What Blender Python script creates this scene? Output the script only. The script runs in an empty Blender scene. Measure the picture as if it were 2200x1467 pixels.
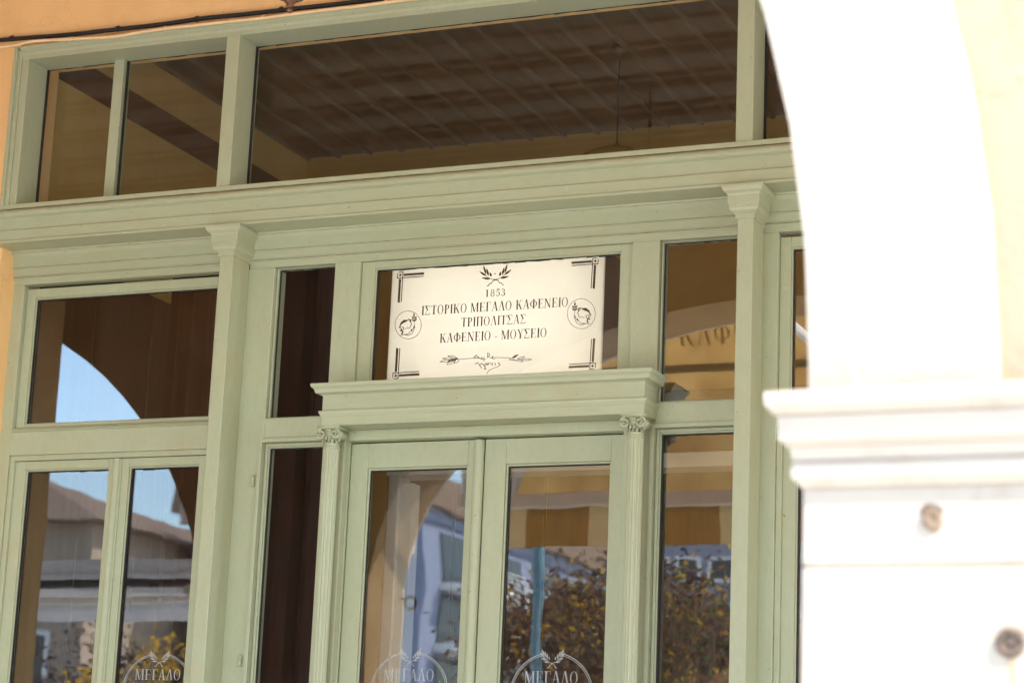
import bpy, bmesh, math, random
from mathutils import Matrix, Vector
random.seed(7)
S = bpy.context.scene
COL = S.collection
R = math.radians

# ------------------------------------------------------------------ camera
F_PX, W_PX, H_PX = 4871.95, 2200.0, 1467.0
CAM = Vector((0.0, -7.8, 1.6))
AX = (Vector((0.9226931, 0.38336682, 0.04083298)),      # right
      Vector((0.04946295, -0.22274991, 0.97362)),       # up
      Vector((-0.38234914, 0.89633273, 0.22449225)))    # forward
cd = bpy.data.cameras.new("camera")
cd.sensor_width = 36.0
cd.lens = F_PX / W_PX * 36.0
cd.clip_start, cd.clip_end = 0.1, 2000.0
cd.dof.use_dof = True
cd.dof.focus_distance = 8.85
cd.dof.aperture_fstop = 4.0
cam = bpy.data.objects.new("camera", cd)
COL.objects.link(cam)
m = Matrix.Identity(4)
for r in range(3):
    m[r][0], m[r][1], m[r][2], m[r][3] = AX[0][r], AX[1][r], -AX[2][r], CAM[r]
cam.matrix_world = m
S.camera = cam

# ------------------------------------------------------------------ sky, sun, exposure
SUN_EL, SUN_AZ = R(44), R(-70)            # azimuth measured from -y towards -x
sd = Vector((-math.sin(SUN_AZ) * math.cos(SUN_EL), -math.cos(SUN_AZ) * math.cos(SUN_EL), math.sin(SUN_EL)))
w = bpy.data.worlds.new("World")
S.world = w
w.use_nodes = True
nt = w.node_tree
sky = nt.nodes.new("ShaderNodeTexSky")
sky.sky_type = 'NISHITA'
sky.sun_disc = False
sky.sun_elevation = SUN_EL
sky.sun_rotation = math.atan2(sd.x, sd.y)
sky.air_density, sky.dust_density, sky.ozone_density = 1.0, 0.6, 1.4
nt.links.new(sky.outputs[0], nt.nodes["Background"].inputs[0])
nt.nodes["Background"].inputs[1].default_value = 0.15
sl = bpy.data.lights.new("sun", 'SUN')
sl.energy = 2.6
sl.angle = R(0.5)
sl.color = (1.0, 0.955, 0.88)
so = bpy.data.objects.new("sun", sl)
COL.objects.link(so)
so.rotation_euler = sd.to_track_quat('Z', 'Y').to_euler()
so.location = sd * 40
S.view_settings.view_transform = 'Standard'
S.view_settings.look = 'None'
S.view_settings.exposure = 2.38
S.view_settings.gamma = 1.0
S.cycles.max_bounces = 14
S.cycles.diffuse_bounces = 8
S.cycles.glossy_bounces = 6
S.cycles.transparent_max_bounces = 24
S.cycles.use_denoising = True
S.cycles.caustics_reflective = False
S.cycles.caustics_refractive = False


def at(px, py, y):
    """a point of the photograph on the plane y = const, in metres"""
    d = AX[0] * ((px - W_PX / 2) / F_PX) - AX[1] * ((py - H_PX / 2) / F_PX) + AX[2]
    return CAM + d * ((y - CAM.y) / d.y)


# ------------------------------------------------------------------ materials
def mat(name, col, rough=0.6, var=0.0, scale=4.0, col2=None, bump=0.0, bscale=40.0, spec=0.5, metal=0.0,
        stretch=(1, 1, 1), detail=6.0, lo=0.35, hi=0.65, trans=0.0):
    M = bpy.data.materials.new(name)
    M.use_nodes = True
    t = M.node_tree
    P = t.nodes["Principled BSDF"]
    P.inputs["Base Color"].default_value = (*col, 1)
    P.inputs["Roughness"].default_value = rough
    P.inputs["Specular IOR Level"].default_value = spec
    P.inputs["Metallic"].default_value = metal
    tc = t.nodes.new("ShaderNodeTexCoord")
    mp = t.nodes.new("ShaderNodeMapping")
    mp.inputs["Scale"].default_value = stretch
    t.links.new(tc.outputs["Object"], mp.inputs[0])
    if var or col2:
        n = t.nodes.new("ShaderNodeTexNoise")
        n.inputs["Scale"].default_value = scale
        n.inputs["Detail"].default_value = detail
        n.inputs["Roughness"].default_value = 0.62
        t.links.new(mp.outputs[0], n.inputs[0])
        cr = t.nodes.new("ShaderNodeValToRGB")
        c2 = col2 if col2 else tuple(c * (1 - var) for c in col)
        c1 = col if col2 else tuple(min(1, c * (1 + var)) for c in col)
        cr.color_ramp.elements[0].position, cr.color_ramp.elements[1].position = lo, hi
        cr.color_ramp.elements[0].color = (*c2, 1)
        cr.color_ramp.elements[1].color = (*c1, 1)
        t.links.new(n.outputs[0], cr.inputs[0])
        t.links.new(cr.outputs[0], P.inputs["Base Color"])
    if bump:
        n2 = t.nodes.new("ShaderNodeTexNoise")
        n2.inputs["Scale"].default_value = bscale
        n2.inputs["Detail"].default_value = 4
        t.links.new(mp.outputs[0], n2.inputs[0])
        b = t.nodes.new("ShaderNodeBump")
        b.inputs["Strength"].default_value = bump
        b.inputs["Distance"].default_value = 0.01
        t.links.new(n2.outputs[0], b.inputs["Height"])
        t.links.new(b.outputs[0], P.inputs["Normal"])
    if trans:
        tl = t.nodes.new("ShaderNodeBsdfTranslucent")
        src = P.inputs["Base Color"]
        if src.is_linked:
            t.links.new(src.links[0].from_socket, tl.inputs[0])
        else:
            tl.inputs[0].default_value = (*col, 1)
        mx = t.nodes.new("ShaderNodeMixShader")
        mx.inputs[0].default_value = trans
        t.links.new(P.outputs[0], mx.inputs[1])
        t.links.new(tl.outputs[0], mx.inputs[2])
        t.links.new(mx.outputs[0], t.nodes["Material Output"].inputs[0])
    return M


def glass_mat(name, ior=1.85, wave=0.0, wscale=3.0, tint=(0.93, 0.95, 0.93), dust=0.0):
    M = bpy.data.materials.new(name)
    M.use_nodes = True
    t = M.node_tree
    t.nodes.remove(t.nodes["Principled BSDF"])
    tr = t.nodes.new("ShaderNodeBsdfTransparent")
    tr.inputs[0].default_value = (*tint, 1)
    gl = t.nodes.new("ShaderNodeBsdfGlossy")
    gl.inputs["Roughness"].default_value = 0.0
    gl.inputs[0].default_value = (1, 1, 1, 1)
    fr = t.nodes.new("ShaderNodeFresnel")
    ge = t.nodes.new("ShaderNodeNewGeometry")
    mi = t.nodes.new("ShaderNodeMix")               # the same reflectance from both sides of the pane
    mi.inputs[2].default_value, mi.inputs[3].default_value = ior, 1.0 / ior
    t.links.new(ge.outputs["Backfacing"], mi.inputs[0])
    t.links.new(mi.outputs[0], fr.inputs[0])
    mx = t.nodes.new("ShaderNodeMixShader")
    t.links.new(fr.outputs[0], mx.inputs[0])
    t.links.new(tr.outputs[0], mx.inputs[1])
    t.links.new(gl.outputs[0], mx.inputs[2])
    tc = t.nodes.new("ShaderNodeTexCoord")
    if wave:
        n = t.nodes.new("ShaderNodeTexNoise")
        n.inputs["Scale"].default_value = wscale
        n.inputs["Detail"].default_value = 1.5
        t.links.new(tc.outputs["Object"], n.inputs[0])
        b = t.nodes.new("ShaderNodeBump")
        b.inputs["Strength"].default_value = wave
        b.inputs["Distance"].default_value = 0.01
        t.links.new(n.outputs[0], b.inputs["Height"])
        t.links.new(b.outputs[0], gl.inputs["Normal"])
    out = mx
    if dust:
        df = t.nodes.new("ShaderNodeBsdfDiffuse")
        df.inputs[0].default_value = (0.6, 0.55, 0.48, 1)
        n3 = t.nodes.new("ShaderNodeTexNoise")
        n3.inputs["Scale"].default_value = 9
        n3.inputs["Detail"].default_value = 8
        t.links.new(tc.outputs["Object"], n3.inputs[0])
        mr = t.nodes.new("ShaderNodeMapRange")
        mr.inputs[1].default_value, mr.inputs[2].default_value = 0.3, 0.8
        mr.inputs[3].default_value, mr.inputs[4].default_value = dust * 0.4, dust * 1.6
        t.links.new(n3.outputs[0], mr.inputs[0])
        m2 = t.nodes.new("ShaderNodeMixShader")
        t.links.new(mr.outputs[0], m2.inputs[0])
        t.links.new(mx.outputs[0], m2.inputs[1])
        t.links.new(df.outputs[0], m2.inputs[2])
        out = m2
    t.links.new(out.outputs[0], t.nodes["Material Output"].inputs[0])
    return M


def aged_paint(name, stretch):
    """sage gloss paint: faded patches, brush streaks, small chips and yellowed dirt"""
    M = mat(name, (0.445, 0.478, 0.315), 0.42, col2=(0.42, 0.43, 0.272), scale=1.8, bump=0.16, bscale=24, stretch=stretch, lo=0.3, hi=0.65, spec=0.4)
    t = M.node_tree
    P = t.nodes["Principled BSDF"]
    src = P.inputs["Base Color"].links[0].from_socket
    mp = [n for n in t.nodes if n.type == 'MAPPING'][0]
    tc = [n for n in t.nodes if n.type == 'TEX_COORD'][0]
    def layer(sock, vec, scale, lo, hi, col, amt, detail=5, rough=0.6):
        n = t.nodes.new("ShaderNodeTexNoise")
        n.inputs["Scale"].default_value, n.inputs["Detail"].default_value, n.inputs["Roughness"].default_value = scale, detail, rough
        t.links.new(vec, n.inputs[0])
        r_ = t.nodes.new("ShaderNodeMapRange")
        r_.inputs[1].default_value, r_.inputs[2].default_value, r_.inputs[3].default_value, r_.inputs[4].default_value = lo, hi, 0.0, amt
        t.links.new(n.outputs[0], r_.inputs[0])
        x = t.nodes.new("ShaderNodeMix")
        x.data_type = 'RGBA'
        t.links.new(r_.outputs[0], x.inputs[0])
        t.links.new(sock, x.inputs[6])
        x.inputs[7].default_value = (*col, 1)
        return x.outputs[2]
    o_ = layer(src, mp.outputs[0], 34, 0.42, 0.75, (0.38, 0.38, 0.23), 0.4, 3)
    o_ = layer(o_, tc.outputs["Object"], 5.5, 0.56, 0.72, (0.45, 0.395, 0.23), 0.5, 8)
    o_ = layer(o_, tc.outputs["Object"], 55, 0.735, 0.76, (0.17, 0.15, 0.09), 0.75, 2)
    o_ = layer(o_, tc.outputs["Object"], 38, 0.755, 0.775, (0.56, 0.54, 0.42), 0.8, 2)
    t.links.new(o_, P.inputs["Base Color"])
    return M
GREEN = aged_paint("sage_paint", (0.5, 1.4, 1.4))
GREENV = aged_paint("sage_paint_upright", (1.3, 1.3, 0.6))
PUTTY = mat("old_black_putty", (0.018, 0.014, 0.010), 0.7, var=0.4, scale=30)
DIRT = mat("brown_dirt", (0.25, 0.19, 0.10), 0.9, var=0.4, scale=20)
ORANGE = mat("orange_plaster", (0.92, 0.575, 0.255), 0.9, col2=(0.90, 0.54, 0.225), scale=1.8, bump=0.15, bscale=60)
def weather(M, col, lo, hi, amt, scale, crack=0.0):
    t = M.node_tree
    P = t.nodes["Principled BSDF"]
    src = P.inputs["Base Color"].links[0].from_socket
    tc = [n for n in t.nodes if n.type == 'TEX_COORD'][0]
    n = t.nodes.new("ShaderNodeTexNoise")
    n.inputs["Scale"].default_value, n.inputs["Detail"].default_value, n.inputs["Roughness"].default_value = scale, 9, 0.7
    t.links.new(tc.outputs["Object"], n.inputs[0])
    r_ = t.nodes.new("ShaderNodeMapRange")
    r_.inputs[1].default_value, r_.inputs[2].default_value, r_.inputs[3].default_value, r_.inputs[4].default_value = lo, hi, 0.0, amt
    t.links.new(n.outputs[0], r_.inputs[0])
    fac = r_.outputs[0]
    if crack:
        v = t.nodes.new("ShaderNodeTexVoronoi")
        v.feature = 'DISTANCE_TO_EDGE'
        v.inputs["Scale"].default_value = 1.3
        ad = t.nodes.new("ShaderNodeVectorMath")
        sc = t.nodes.new("ShaderNodeVectorMath")
        sc.operation = 'SCALE'
        sc.inputs["Scale"].default_value = 0.25
        t.links.new(n.outputs["Color"], sc.inputs[0])
        t.links.new(tc.outputs["Object"], ad.inputs[0]); t.links.new(sc.outputs[0], ad.inputs[1])
        t.links.new(ad.outputs[0], v.inputs["Vector"])
        c_ = t.nodes.new("ShaderNodeMapRange")
        c_.inputs[1].default_value, c_.inputs[2].default_value, c_.inputs[3].default_value, c_.inputs[4].default_value = 0.0, 0.006, crack, 0.0
        t.links.new(v.outputs["Distance"], c_.inputs[0])
        mxm = t.nodes.new("ShaderNodeMath")
        mxm.operation = 'MAXIMUM'
        t.links.new(fac, mxm.inputs[0]); t.links.new(c_.outputs[0], mxm.inputs[1])
        fac = mxm.outputs[0]
    x = t.nodes.new("ShaderNodeMix")
    x.data_type = 'RGBA'
    t.links.new(fac, x.inputs[0]); t.links.new(src, x.inputs[6])
    x.inputs[7].default_value = (*col, 1)
    t.links.new(x.outputs[2], P.inputs["Base Color"])
weather(ORANGE, (0.74, 0.45, 0.20), 0.5, 0.75, 0.7, 3.0, crack=0.5)
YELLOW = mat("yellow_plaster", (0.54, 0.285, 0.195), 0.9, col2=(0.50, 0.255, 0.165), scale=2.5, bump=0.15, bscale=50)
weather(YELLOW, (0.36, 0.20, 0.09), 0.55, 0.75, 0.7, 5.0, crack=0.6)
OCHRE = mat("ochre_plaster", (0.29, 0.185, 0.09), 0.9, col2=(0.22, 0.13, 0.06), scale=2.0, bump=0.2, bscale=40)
MARBLE = mat("white_stone", (0.39, 0.335, 0.265), 0.8, col2=(0.34, 0.28, 0.21), scale=5.0, lo=0.28, hi=0.5, bump=0.1, bscale=50)
weather(MARBLE, (0.22, 0.17, 0.125), 0.58, 0.74, 0.8, 6.0, crack=0.35)
IMPOST = mat("stained_stone", (0.43, 0.37, 0.295), 0.8, col2=(0.34, 0.27, 0.20), scale=6, lo=0.30, hi=0.50, stretch=(1, 1, 1.5), bump=0.1, bscale=50)
TAN = mat("tan_grime", (0.17, 0.115, 0.075), 0.9, col2=(0.34, 0.28, 0.22), scale=5, stretch=(0.5, 1, 1))
WHITE = mat("white_paint", (0.80, 0.79, 0.76), 0.5, var=0.05)
STONEGROUND = mat("pale_paving", (0.66, 0.65, 0.62), 0.85, var=0.15, scale=1.2, bump=0.2, bscale=20)
ASPHALT = mat("asphalt", (0.06, 0.06, 0.06), 0.9, var=0.2, scale=6)
GLASS_UP = glass_mat("transom_glass", 1.34, wave=0.006, wscale=1.5, dust=0.006)
GLASS_MID = glass_mat("old_window_glass", 2.2, wave=0.012, wscale=2.0, dust=0.006)
GLASS = glass_mat("door_glass", 1.9, wave=0.038, wscale=3.2, dust=0.006)
BLACKR = mat("black_rubber", (0.02, 0.02, 0.022), 0.4, spec=0.4)
BEIGEC = mat("beige_sheath", (0.90, 0.64, 0.36), 0.6, var=0.08, scale=10)
BRONZE = mat("brown_iron", (0.16, 0.075, 0.045), 0.42, var=0.4, scale=30, metal=0.5, bump=0.2)
INK = mat("brown_ink", (0.022, 0.010, 0.006), 0.7)
FROST = mat("frosted_decal", (0.62, 0.62, 0.60), 0.8)
_t = FROST.node_tree
_tr = _t.nodes.new("ShaderNodeBsdfTransparent")
_mx = _t.nodes.new("ShaderNodeMixShader")
_mx.inputs[0].default_value = 0.52
_t.links.new(_tr.outputs[0], _mx.inputs[1]); _t.links.new(_t.nodes["Principled BSDF"].outputs[0], _mx.inputs[2])
_t.links.new(_mx.outputs[0], _t.nodes["Material Output"].inputs[0])
RUST = mat("rusty_iron", (0.12, 0.055, 0.03), 0.9, var=0.5, scale=60, bump=0.3, bscale=90)


# ------------------------------------------------------------------ mesh builder
class MB:
    def __init__(s):
        s.v, s.f, s.mi = [], [], []
        s.k = 0

    def quad(s, *p):
        n = len(s.v)
        s.v += [tuple(q) for q in p]
        s.f.append(tuple(range(n, n + len(p))))
        s.mi.append(s.k)

    def box(s, x0, x1, y0, y1, z0, z1):
        n = len(s.v)
        s.v += [(x, y, z) for z in (z0, z1) for y in (y0, y1) for x in (x0, x1)]
        for f in ((0, 2, 3, 1), (4, 5, 7, 6), (0, 1, 5, 4), (2, 6, 7, 3), (0, 4, 6, 2), (1, 3, 7, 5)):
            s.f.append(tuple(n + i for i in f))
            s.mi.append(s.k)
        return s

    def prism_x(s, prof, x0, x1):
        """closed (y, z) outline swept along x"""
        n, k = len(s.v), len(prof)
        s.v += [(x0, y, z) for y, z in prof] + [(x1, y, z) for y, z in prof]
        for i in range(k):
            j = (i + 1) % k
            s.f.append((n + i, n + j, n + k + j, n + k + i))
            s.mi.append(s.k)
        s.f.append(tuple(n + i for i in range(k))[::-1])
        s.f.append(tuple(n + k + i for i in range(k)))
        s.mi += [s.k, s.k]
        return s

    def loft(s, x0, x1, y0, y1, prof, back=True):
        """(overhang, z) profile taken round a rectangle; back=False keeps y1 fixed"""
        n = len(s.v)
        for o, z in prof:
            yb = y1 + o if back else y1
            s.v += [(x0 - o, y0 - o, z), (x1 + o, y0 - o, z), (x1 + o, yb, z), (x0 - o, yb, z)]
        for r_ in range(len(prof) - 1):
            for i in range(4):
                j = (i + 1) % 4
                a = n + r_ * 4
                s.f.append((a + i, a + j, a + 4 + j, a + 4 + i))
                s.mi.append(s.k)
        s.f.append((n + 3, n + 2, n + 1, n))
        e = n + (len(prof) - 1) * 4
        s.f.append((e, e + 1, e + 2, e + 3))
        s.mi += [s.k, s.k]
        return s

    def lathe(s, cx, cy, prof, seg=24, flute=0.0, nfl=0):
        n = len(s.v)
        for r_, z in prof:
            for i in range(seg):
                a = 2 * math.pi * i / seg
                rr = r_ * (1 - flute * (0.5 + 0.5 * math.cos(a * nfl))) if nfl else r_
                s.v.append((cx + rr * math.cos(a), cy + rr * math.sin(a), z))
        for k in range(len(prof) - 1):
            for i in range(seg):
                j = (i + 1) % seg
                a = n + k * seg
                s.f.append((a + i, a + j, a + seg + j, a + seg + i))
                s.mi.append(s.k)
        s.f.append(tuple(n + i for i in range(seg))[::-1])
        e = n + (len(prof) - 1) * seg
        s.f.append(tuple(e + i for i in range(seg)))
        s.mi += [s.k, s.k]
        return s

    def tube(s, pts, r, seg=8, closed=False):
        pts = [Vector(p) for p in pts]
        n0 = len(s.v)
        N = len(pts)
        for i, p in enumerate(pts):
            if closed:
                t = pts[(i + 1) % N] - pts[i - 1]
            else:
                t = pts[min(i + 1, N - 1)] - pts[max(i - 1, 0)]
            t.normalize()
            a = t.orthogonal() if abs(t.z) > 0.95 else t.cross(Vector((0, 0, 1)))
            a.normalize()
            b = t.cross(a)
            rr = r[i] if isinstance(r, (list, tuple)) else r
            for k in range(seg):
                g = 2 * math.pi * k / seg
                s.v.append(tuple(p + a * rr * math.cos(g) + b * rr * math.sin(g)))
        for i in range(N if closed else N - 1):
            for k in range(seg):
                l = (k + 1) % seg
                A, B = n0 + i * seg, n0 + ((i + 1) % N) * seg
                s.f.append((A + k, A + l, B + l, B + k))
                s.mi.append(s.k)
        if not closed:
            s.f.append(tuple(n0 + k for k in range(seg))[::-1])
            s.f.append(tuple(n0 + (N - 1) * seg + k for k in range(seg)))
            s.mi += [s.k, s.k]
        return s

    def build(s, name, mats, parent=None, bevel=0.0, smooth=False, seg=2):
        mats = mats if isinstance(mats, (list, tuple)) else [mats]
        me = bpy.data.meshes.new(name)
        off = Vector(parent["_w"]) if parent is not None else Vector((0, 0, 0))
        me.from_pydata([(x - off.x, y - off.y, z - off.z) for x, y, z in s.v], [], s.f)
        for M in mats:
            me.materials.append(M)
        me.polygons.foreach_set("material_index", s.mi)
        bm = bmesh.new()
        bm.from_mesh(me)
        bmesh.ops.recalc_face_normals(bm, faces=bm.faces)
        bm.to_mesh(me)
        bm.free()
        if smooth:
            me.polygons.foreach_set("use_smooth", [True] * len(me.polygons))
            me.update()
        o = bpy.data.objects.new(name, me)
        COL.objects.link(o)
        o["_w"] = (off.x, off.y, off.z)
        if parent is not None:
            o.parent = parent
        if bevel:
            b = o.modifiers.new("bevel", 'BEVEL')
            b.width, b.segments = bevel, seg
            b.limit_method = 'ANGLE'
            b.angle_limit = R(35)
            b.harden_normals = False
        return o


def thing(name, loc, label, cat, group=None):
    o = bpy.data.objects.new(name, None)
    COL.objects.link(o)
    o.location = loc
    o.empty_display_size = 0.1
    o["_w"] = tuple(loc)
    tag(o, label, cat, group)
    return o


def tag(o, label=None, cat=None, group=None, kind=None):
    if label: o["label"] = label
    if cat: o["category"] = cat
    if group: o["group"] = group
    if kind: o["kind"] = kind
    return o


def frame(mb, x0, x1, z0, z1, wl, wr, wt, wb, y0, y1):
    """four members of a rectangular frame, butted end to end"""
    mb.box(x0, x0 + wl, y0, y1, z0, z1)
    mb.box(x1 - wr, x1, y0, y1, z0, z1)
    if wt: mb.box(x0 + wl, x1 - wr, y0, y1, z1 - wt, z1)
    if wb: mb.box(x0 + wl, x1 - wr, y0, y1, z0, z0 + wb)
    return mb


def arcpts(cx, cz, rx, rz, a0, a1, n):
    return [(cx + rx * math.cos(R(a0 + (a1 - a0) * i / n)), cz + rz * math.sin(R(a0 + (a1 - a0) * i / n))) for i in range(n + 1)]


# ------------------------------------------------------------------ ground
YO, YI = -4.27, -3.80            # outer and inner face of the arcade
g = MB()
g.quad((-300, -300, 0), (300, -300, 0), (300, 300, 0), (-300, 300, 0))
tag(g.build("ground", STONEGROUND), kind="structure")
g = MB()
g.box(-60, 60, -26, -15.5, -0.2, 0.004)
tag(g.build("road", ASPHALT), kind="structure")
g = MB()
g.box(-8.25, 7.5, YI, -0.002, -0.1, 0.005)
tag(g.build("arcade_floor", mat("floor_tiles", (0.40, 0.37, 0.33), 0.7, var=0.12, scale=3)), kind="structure")

# ------------------------------------------------------------------ constants of the shopfront
XL, XR = -5.744, -1.272           # outer edges
XC = (XL + XR) / 2
F = 0.14                          # face of the lower framing
mir = lambda x: 2 * XC - x
PIL = [(-4.644, -4.582), (-2.435, -2.373)]

# ---- the building wall round the shopfront
wall = MB()
wall.box(-8.25, XL - 0.002, 0.03, 0.33, 0, 9.0)
wall.box(XR + 0.002, 7.5, 0.03, 0.33, 0, 9.0)
wall.box(XL - 0.002, XR + 0.002, 0.03, 0.33, 4.998, 9.0)
o = wall.build("plaster_wall", ORANGE)
tag(o, "warm orange plastered building wall around and above the green shopfront", "wall")

# ------------------------------------------------------------------ shopfront
shop = thing("cafe_shopfront", (XC, 0.15, 0), "tall pale green painted timber shopfront with glazed double door, pilasters and transom windows", "shopfront")

# casing of the transom band: a stepped moulding round three sides
c = MB()
def casing_x(z0, sgn):
    pass
c.prism_x([(0.0, 4.938), (0.0, 4.958), (-0.008, 4.966), (-0.008, 4.978), (-0.020, 4.982), (-0.020, 4.996), (0.16, 4.996), (0.16, 4.938)], XL + 0.03, XR - 0.03)
for sx, x0 in ((1, XL), (-1, XR)):
    for a, b, yf in ((0, 0.016, -0.020), (0.016, 0.034, -0.008), (0.034, 0.069, 0.0)):
        xa, xb = x0 + sx * a, x0 + sx * b
        c.box(min(xa, xb), max(xa, xb), yf, 0.16, 4.274, 4.996 if a == 0 else (4.980 if a < 0.03 else 4.9385))
c.build("casing", GREENV, shop, bevel=0.0025)

# transom posts, above the pilasters
for x0, x1 in ((-4.687, -4.625), (-2.449, -2.382)):
    MB().box(x0, x1, 0.0, 0.175, 4.270, 4.9385).build("post", GREENV, shop, bevel=0.003)
xb0, xb1 = at(244, 132, 0.11).x, at(265, 132, 0.11).x
for a, b in ((xb0, xb1), (mir(xb1), mir(xb0))):
    MB().box(a, b, 0.118, 0.175, 4.270, 4.9385).build("glazing_bar", GREENV, shop, bevel=0.002)

# beam between transoms and the lower lights
b = MB()
b.prism_x([(0.20, 4.274), (-0.012, 4.276), (-0.014, 4.256), (-0.006, 4.253), (-0.022, 4.246), (-0.032, 4.236), (-0.034, 4.226), (-0.026, 4.218), (-0.008, 4.212),
           (-0.006, 4.162), (-0.018, 4.157), (-0.018, 4.114), (-0.026, 4.111), (-0.026, 4.100), (0.20, 4.100)], XL - 0.02, XR + 0.02)
b.build("beam", GREEN, shop, bevel=0.0018)
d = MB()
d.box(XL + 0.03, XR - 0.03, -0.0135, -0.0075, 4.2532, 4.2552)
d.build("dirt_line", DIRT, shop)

# transom panes with their putty lines
tz0, tz1 = 4.272, 4.944
bounds = [(XL + 0.069, xb0), (xb1, -4.687), (-4.625, -2.449), (-2.382, mir(xb1)), (mir(xb0), XR - 0.069)]
for x0, x1 in bounds:
    tw = MB()
    tw.box(x0, x1, 0.150, 0.154, tz0, tz1)
    pane = tw.build("transom_pane", GLASS_UP, shop)
    pu = MB()
    n = max(4, int((x1 - x0) / 0.09))
    for i in range(n):
        a, bb = x0 + (x1 - x0) * i / n, x0 + (x1 - x0) * (i + 1) / n
        h = random.uniform(0.003, 0.0075)
        pu.quad((a, 0.1475, 4.9388), (bb, 0.1475, 4.9388), (bb, 0.1475, 4.9385 - random.uniform(0.002, 0.007)), (a, 0.1475, 4.9385 - h))
    pu.box(x0 + 0.0005, x0 + 0.009, 0.140, 0.1485, tz0 + 0.004, 4.936)
    pu.build("putty", PUTTY, pane)

# frieze moulding and head rail under the beam, set back behind the pilasters
fr = MB()
for xa, xb in ((XL - 0.11, PIL[0][0] - 0.001), (PIL[0][1] + 0.001, PIL[1][0] - 0.001), (PIL[1][1] + 0.001, XR + 0.11)):
    fr.prism_x([(0.198, 4.0998), (0.100, 4.0998), (0.103, 4.092), (0.112, 4.082), (0.117, 4.077), (0.117, 4.029), (0.122, 4.026), (0.128, 4.024),
                (0.128, 3.996), (0.134, 3.993), (0.134, 3.989), (0.131, 3.987), (0.131, 3.982), (F, 3.975), (F, 3.957), (0.198, 3.957)], xa, xb)
fr.build("frieze", GREEN, shop, bevel=0.0012)

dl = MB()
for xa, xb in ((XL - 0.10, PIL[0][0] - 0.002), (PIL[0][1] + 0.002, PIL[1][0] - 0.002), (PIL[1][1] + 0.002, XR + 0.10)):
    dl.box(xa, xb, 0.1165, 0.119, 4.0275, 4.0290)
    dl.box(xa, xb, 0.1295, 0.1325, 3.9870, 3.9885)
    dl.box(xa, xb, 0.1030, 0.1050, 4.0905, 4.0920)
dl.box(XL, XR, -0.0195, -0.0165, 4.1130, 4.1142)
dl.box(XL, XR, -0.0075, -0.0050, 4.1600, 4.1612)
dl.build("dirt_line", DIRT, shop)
# pilasters with capitals
for x0, x1 in PIL:
    p = MB().box(x0, x1, 0.0, F - 0.001, 0.25, 3.996).build("pilaster", GREENV, shop, bevel=0.003)
    MB().loft(x0, x1, 0.0, F - 0.001, [(0.0, 3.976), (0.006, 3.978), (0.006, 3.992), (0.012, 3.996), (0.022, 4.004), (0.026, 4.014), (0.026, 4.030), (0.030, 4.031), (0.030, 4.060),
              (0.034, 4.068), (0.044, 4.076), (0.050, 4.088), (0.050, 4.0995)], back=False).build("capital", GREENV, p, bevel=0.0015)
    MB().loft(x0, x1, 0.0, F - 0.001, [(0.02, 0.0), (0.02, 0.2), (0.0, 0.25)], back=False).build("plinth", GREENV, p, bevel=0.003)

SLR = -2.455
# lower framing: stiles and rails in one plane
for s in (0, 1):
    L = MB()
    q = (lambda a, b: (a, b)) if s == 0 else (lambda a, b: (mir(b), mir(a)))
    for a, b_ in ((-5.85, -5.690), (-4.700, -4.462)):
        x0, x1 = q(a, b_)
        if s and a > -5: x0 = SLR
        L.box(x0, x1, F, 0.24, 0.0, 3.957)
    x0, x1 = q(-5.690, -4.700)
    L.box(x0, x1, F, 0.24, 3.207, 3.309)         # mid rail of the side windows
    L.box(x0, x1, F, 0.24, 0.0, 0.70)
    L.build("window_framing", GREENV, shop, bevel=0.003)
L = MB()
L.box(-4.184, -4.068, F, 0.24, 0.0, 3.957)         # posts beside the door
L.box(-2.899, -2.786, F, 0.24, 0.0, 3.957)
for a, b_ in ((-4.462, -4.184), (-2.786, SLR)):
    L.box(a, b_, F, 0.24, 3.222, 3.322)
    L.box(a, b_, F, 0.24, 0.0, 0.70)
L.box(-4.068, -2.899, F, 0.24, 3.211, 3.414)      # door head behind the hood
L.build("door_framing", GREENV, shop, bevel=0.003)


def light(name, x0, x1, z0, z1, rl, rr, rt, rb, yf=0.165, glass=GLASS_MID, bead=True):
    """a glazed sash filling an opening: sash frame > pane, putty"""
    mb = MB()
    frame(mb, x0 + 0.001, x1 - 0.001, z0 + 0.001, z1 - 0.001, rl, rr, rt, rb, yf, yf + 0.04)
    if bead:
        frame(mb, x0 + rl, x1 - rr, z0 + rb, z1 - rt, 0.007, 0.007, 0.007, 0.007, yf + 0.008, yf + 0.03)
    sh = mb.build(name, GREENV, shop, bevel=0.002)
    gx0, gx1, gz0, gz1 = x0 + rl, x1 - rr, z0 + rb, z1 - rt
    MB().box(gx0, gx1, yf + 0.022, yf + 0.026, gz0, gz1).build("pane", glass, sh)
    e = 0.007 if bead else 0.0
    pu = MB()
    n = max(4, int((gx1 - gx0) / 0.05))
    for i in range(n):
        a, c_ = gx0 + (gx1 - gx0) * i / n, gx0 + (gx1 - gx0) * (i + 1) / n
        h1, h2 = random.uniform(0.003, 0.008), random.uniform(0.003, 0.008)
        pu.quad((a, yf + 0.0195, gz1 - e), (c_, yf + 0.0195, gz1 - e), (c_, yf + 0.0195, gz1 - e - h1), (a, yf + 0.0195, gz1 - e - h2))
    pu.box(gx0 + e, gx0 + e + 0.005, yf + 0.012, yf + 0.0205, gz0 + e, gz1 - e - 0.004)
    pu.build("putty", PUTTY, sh)
    return sh

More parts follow.
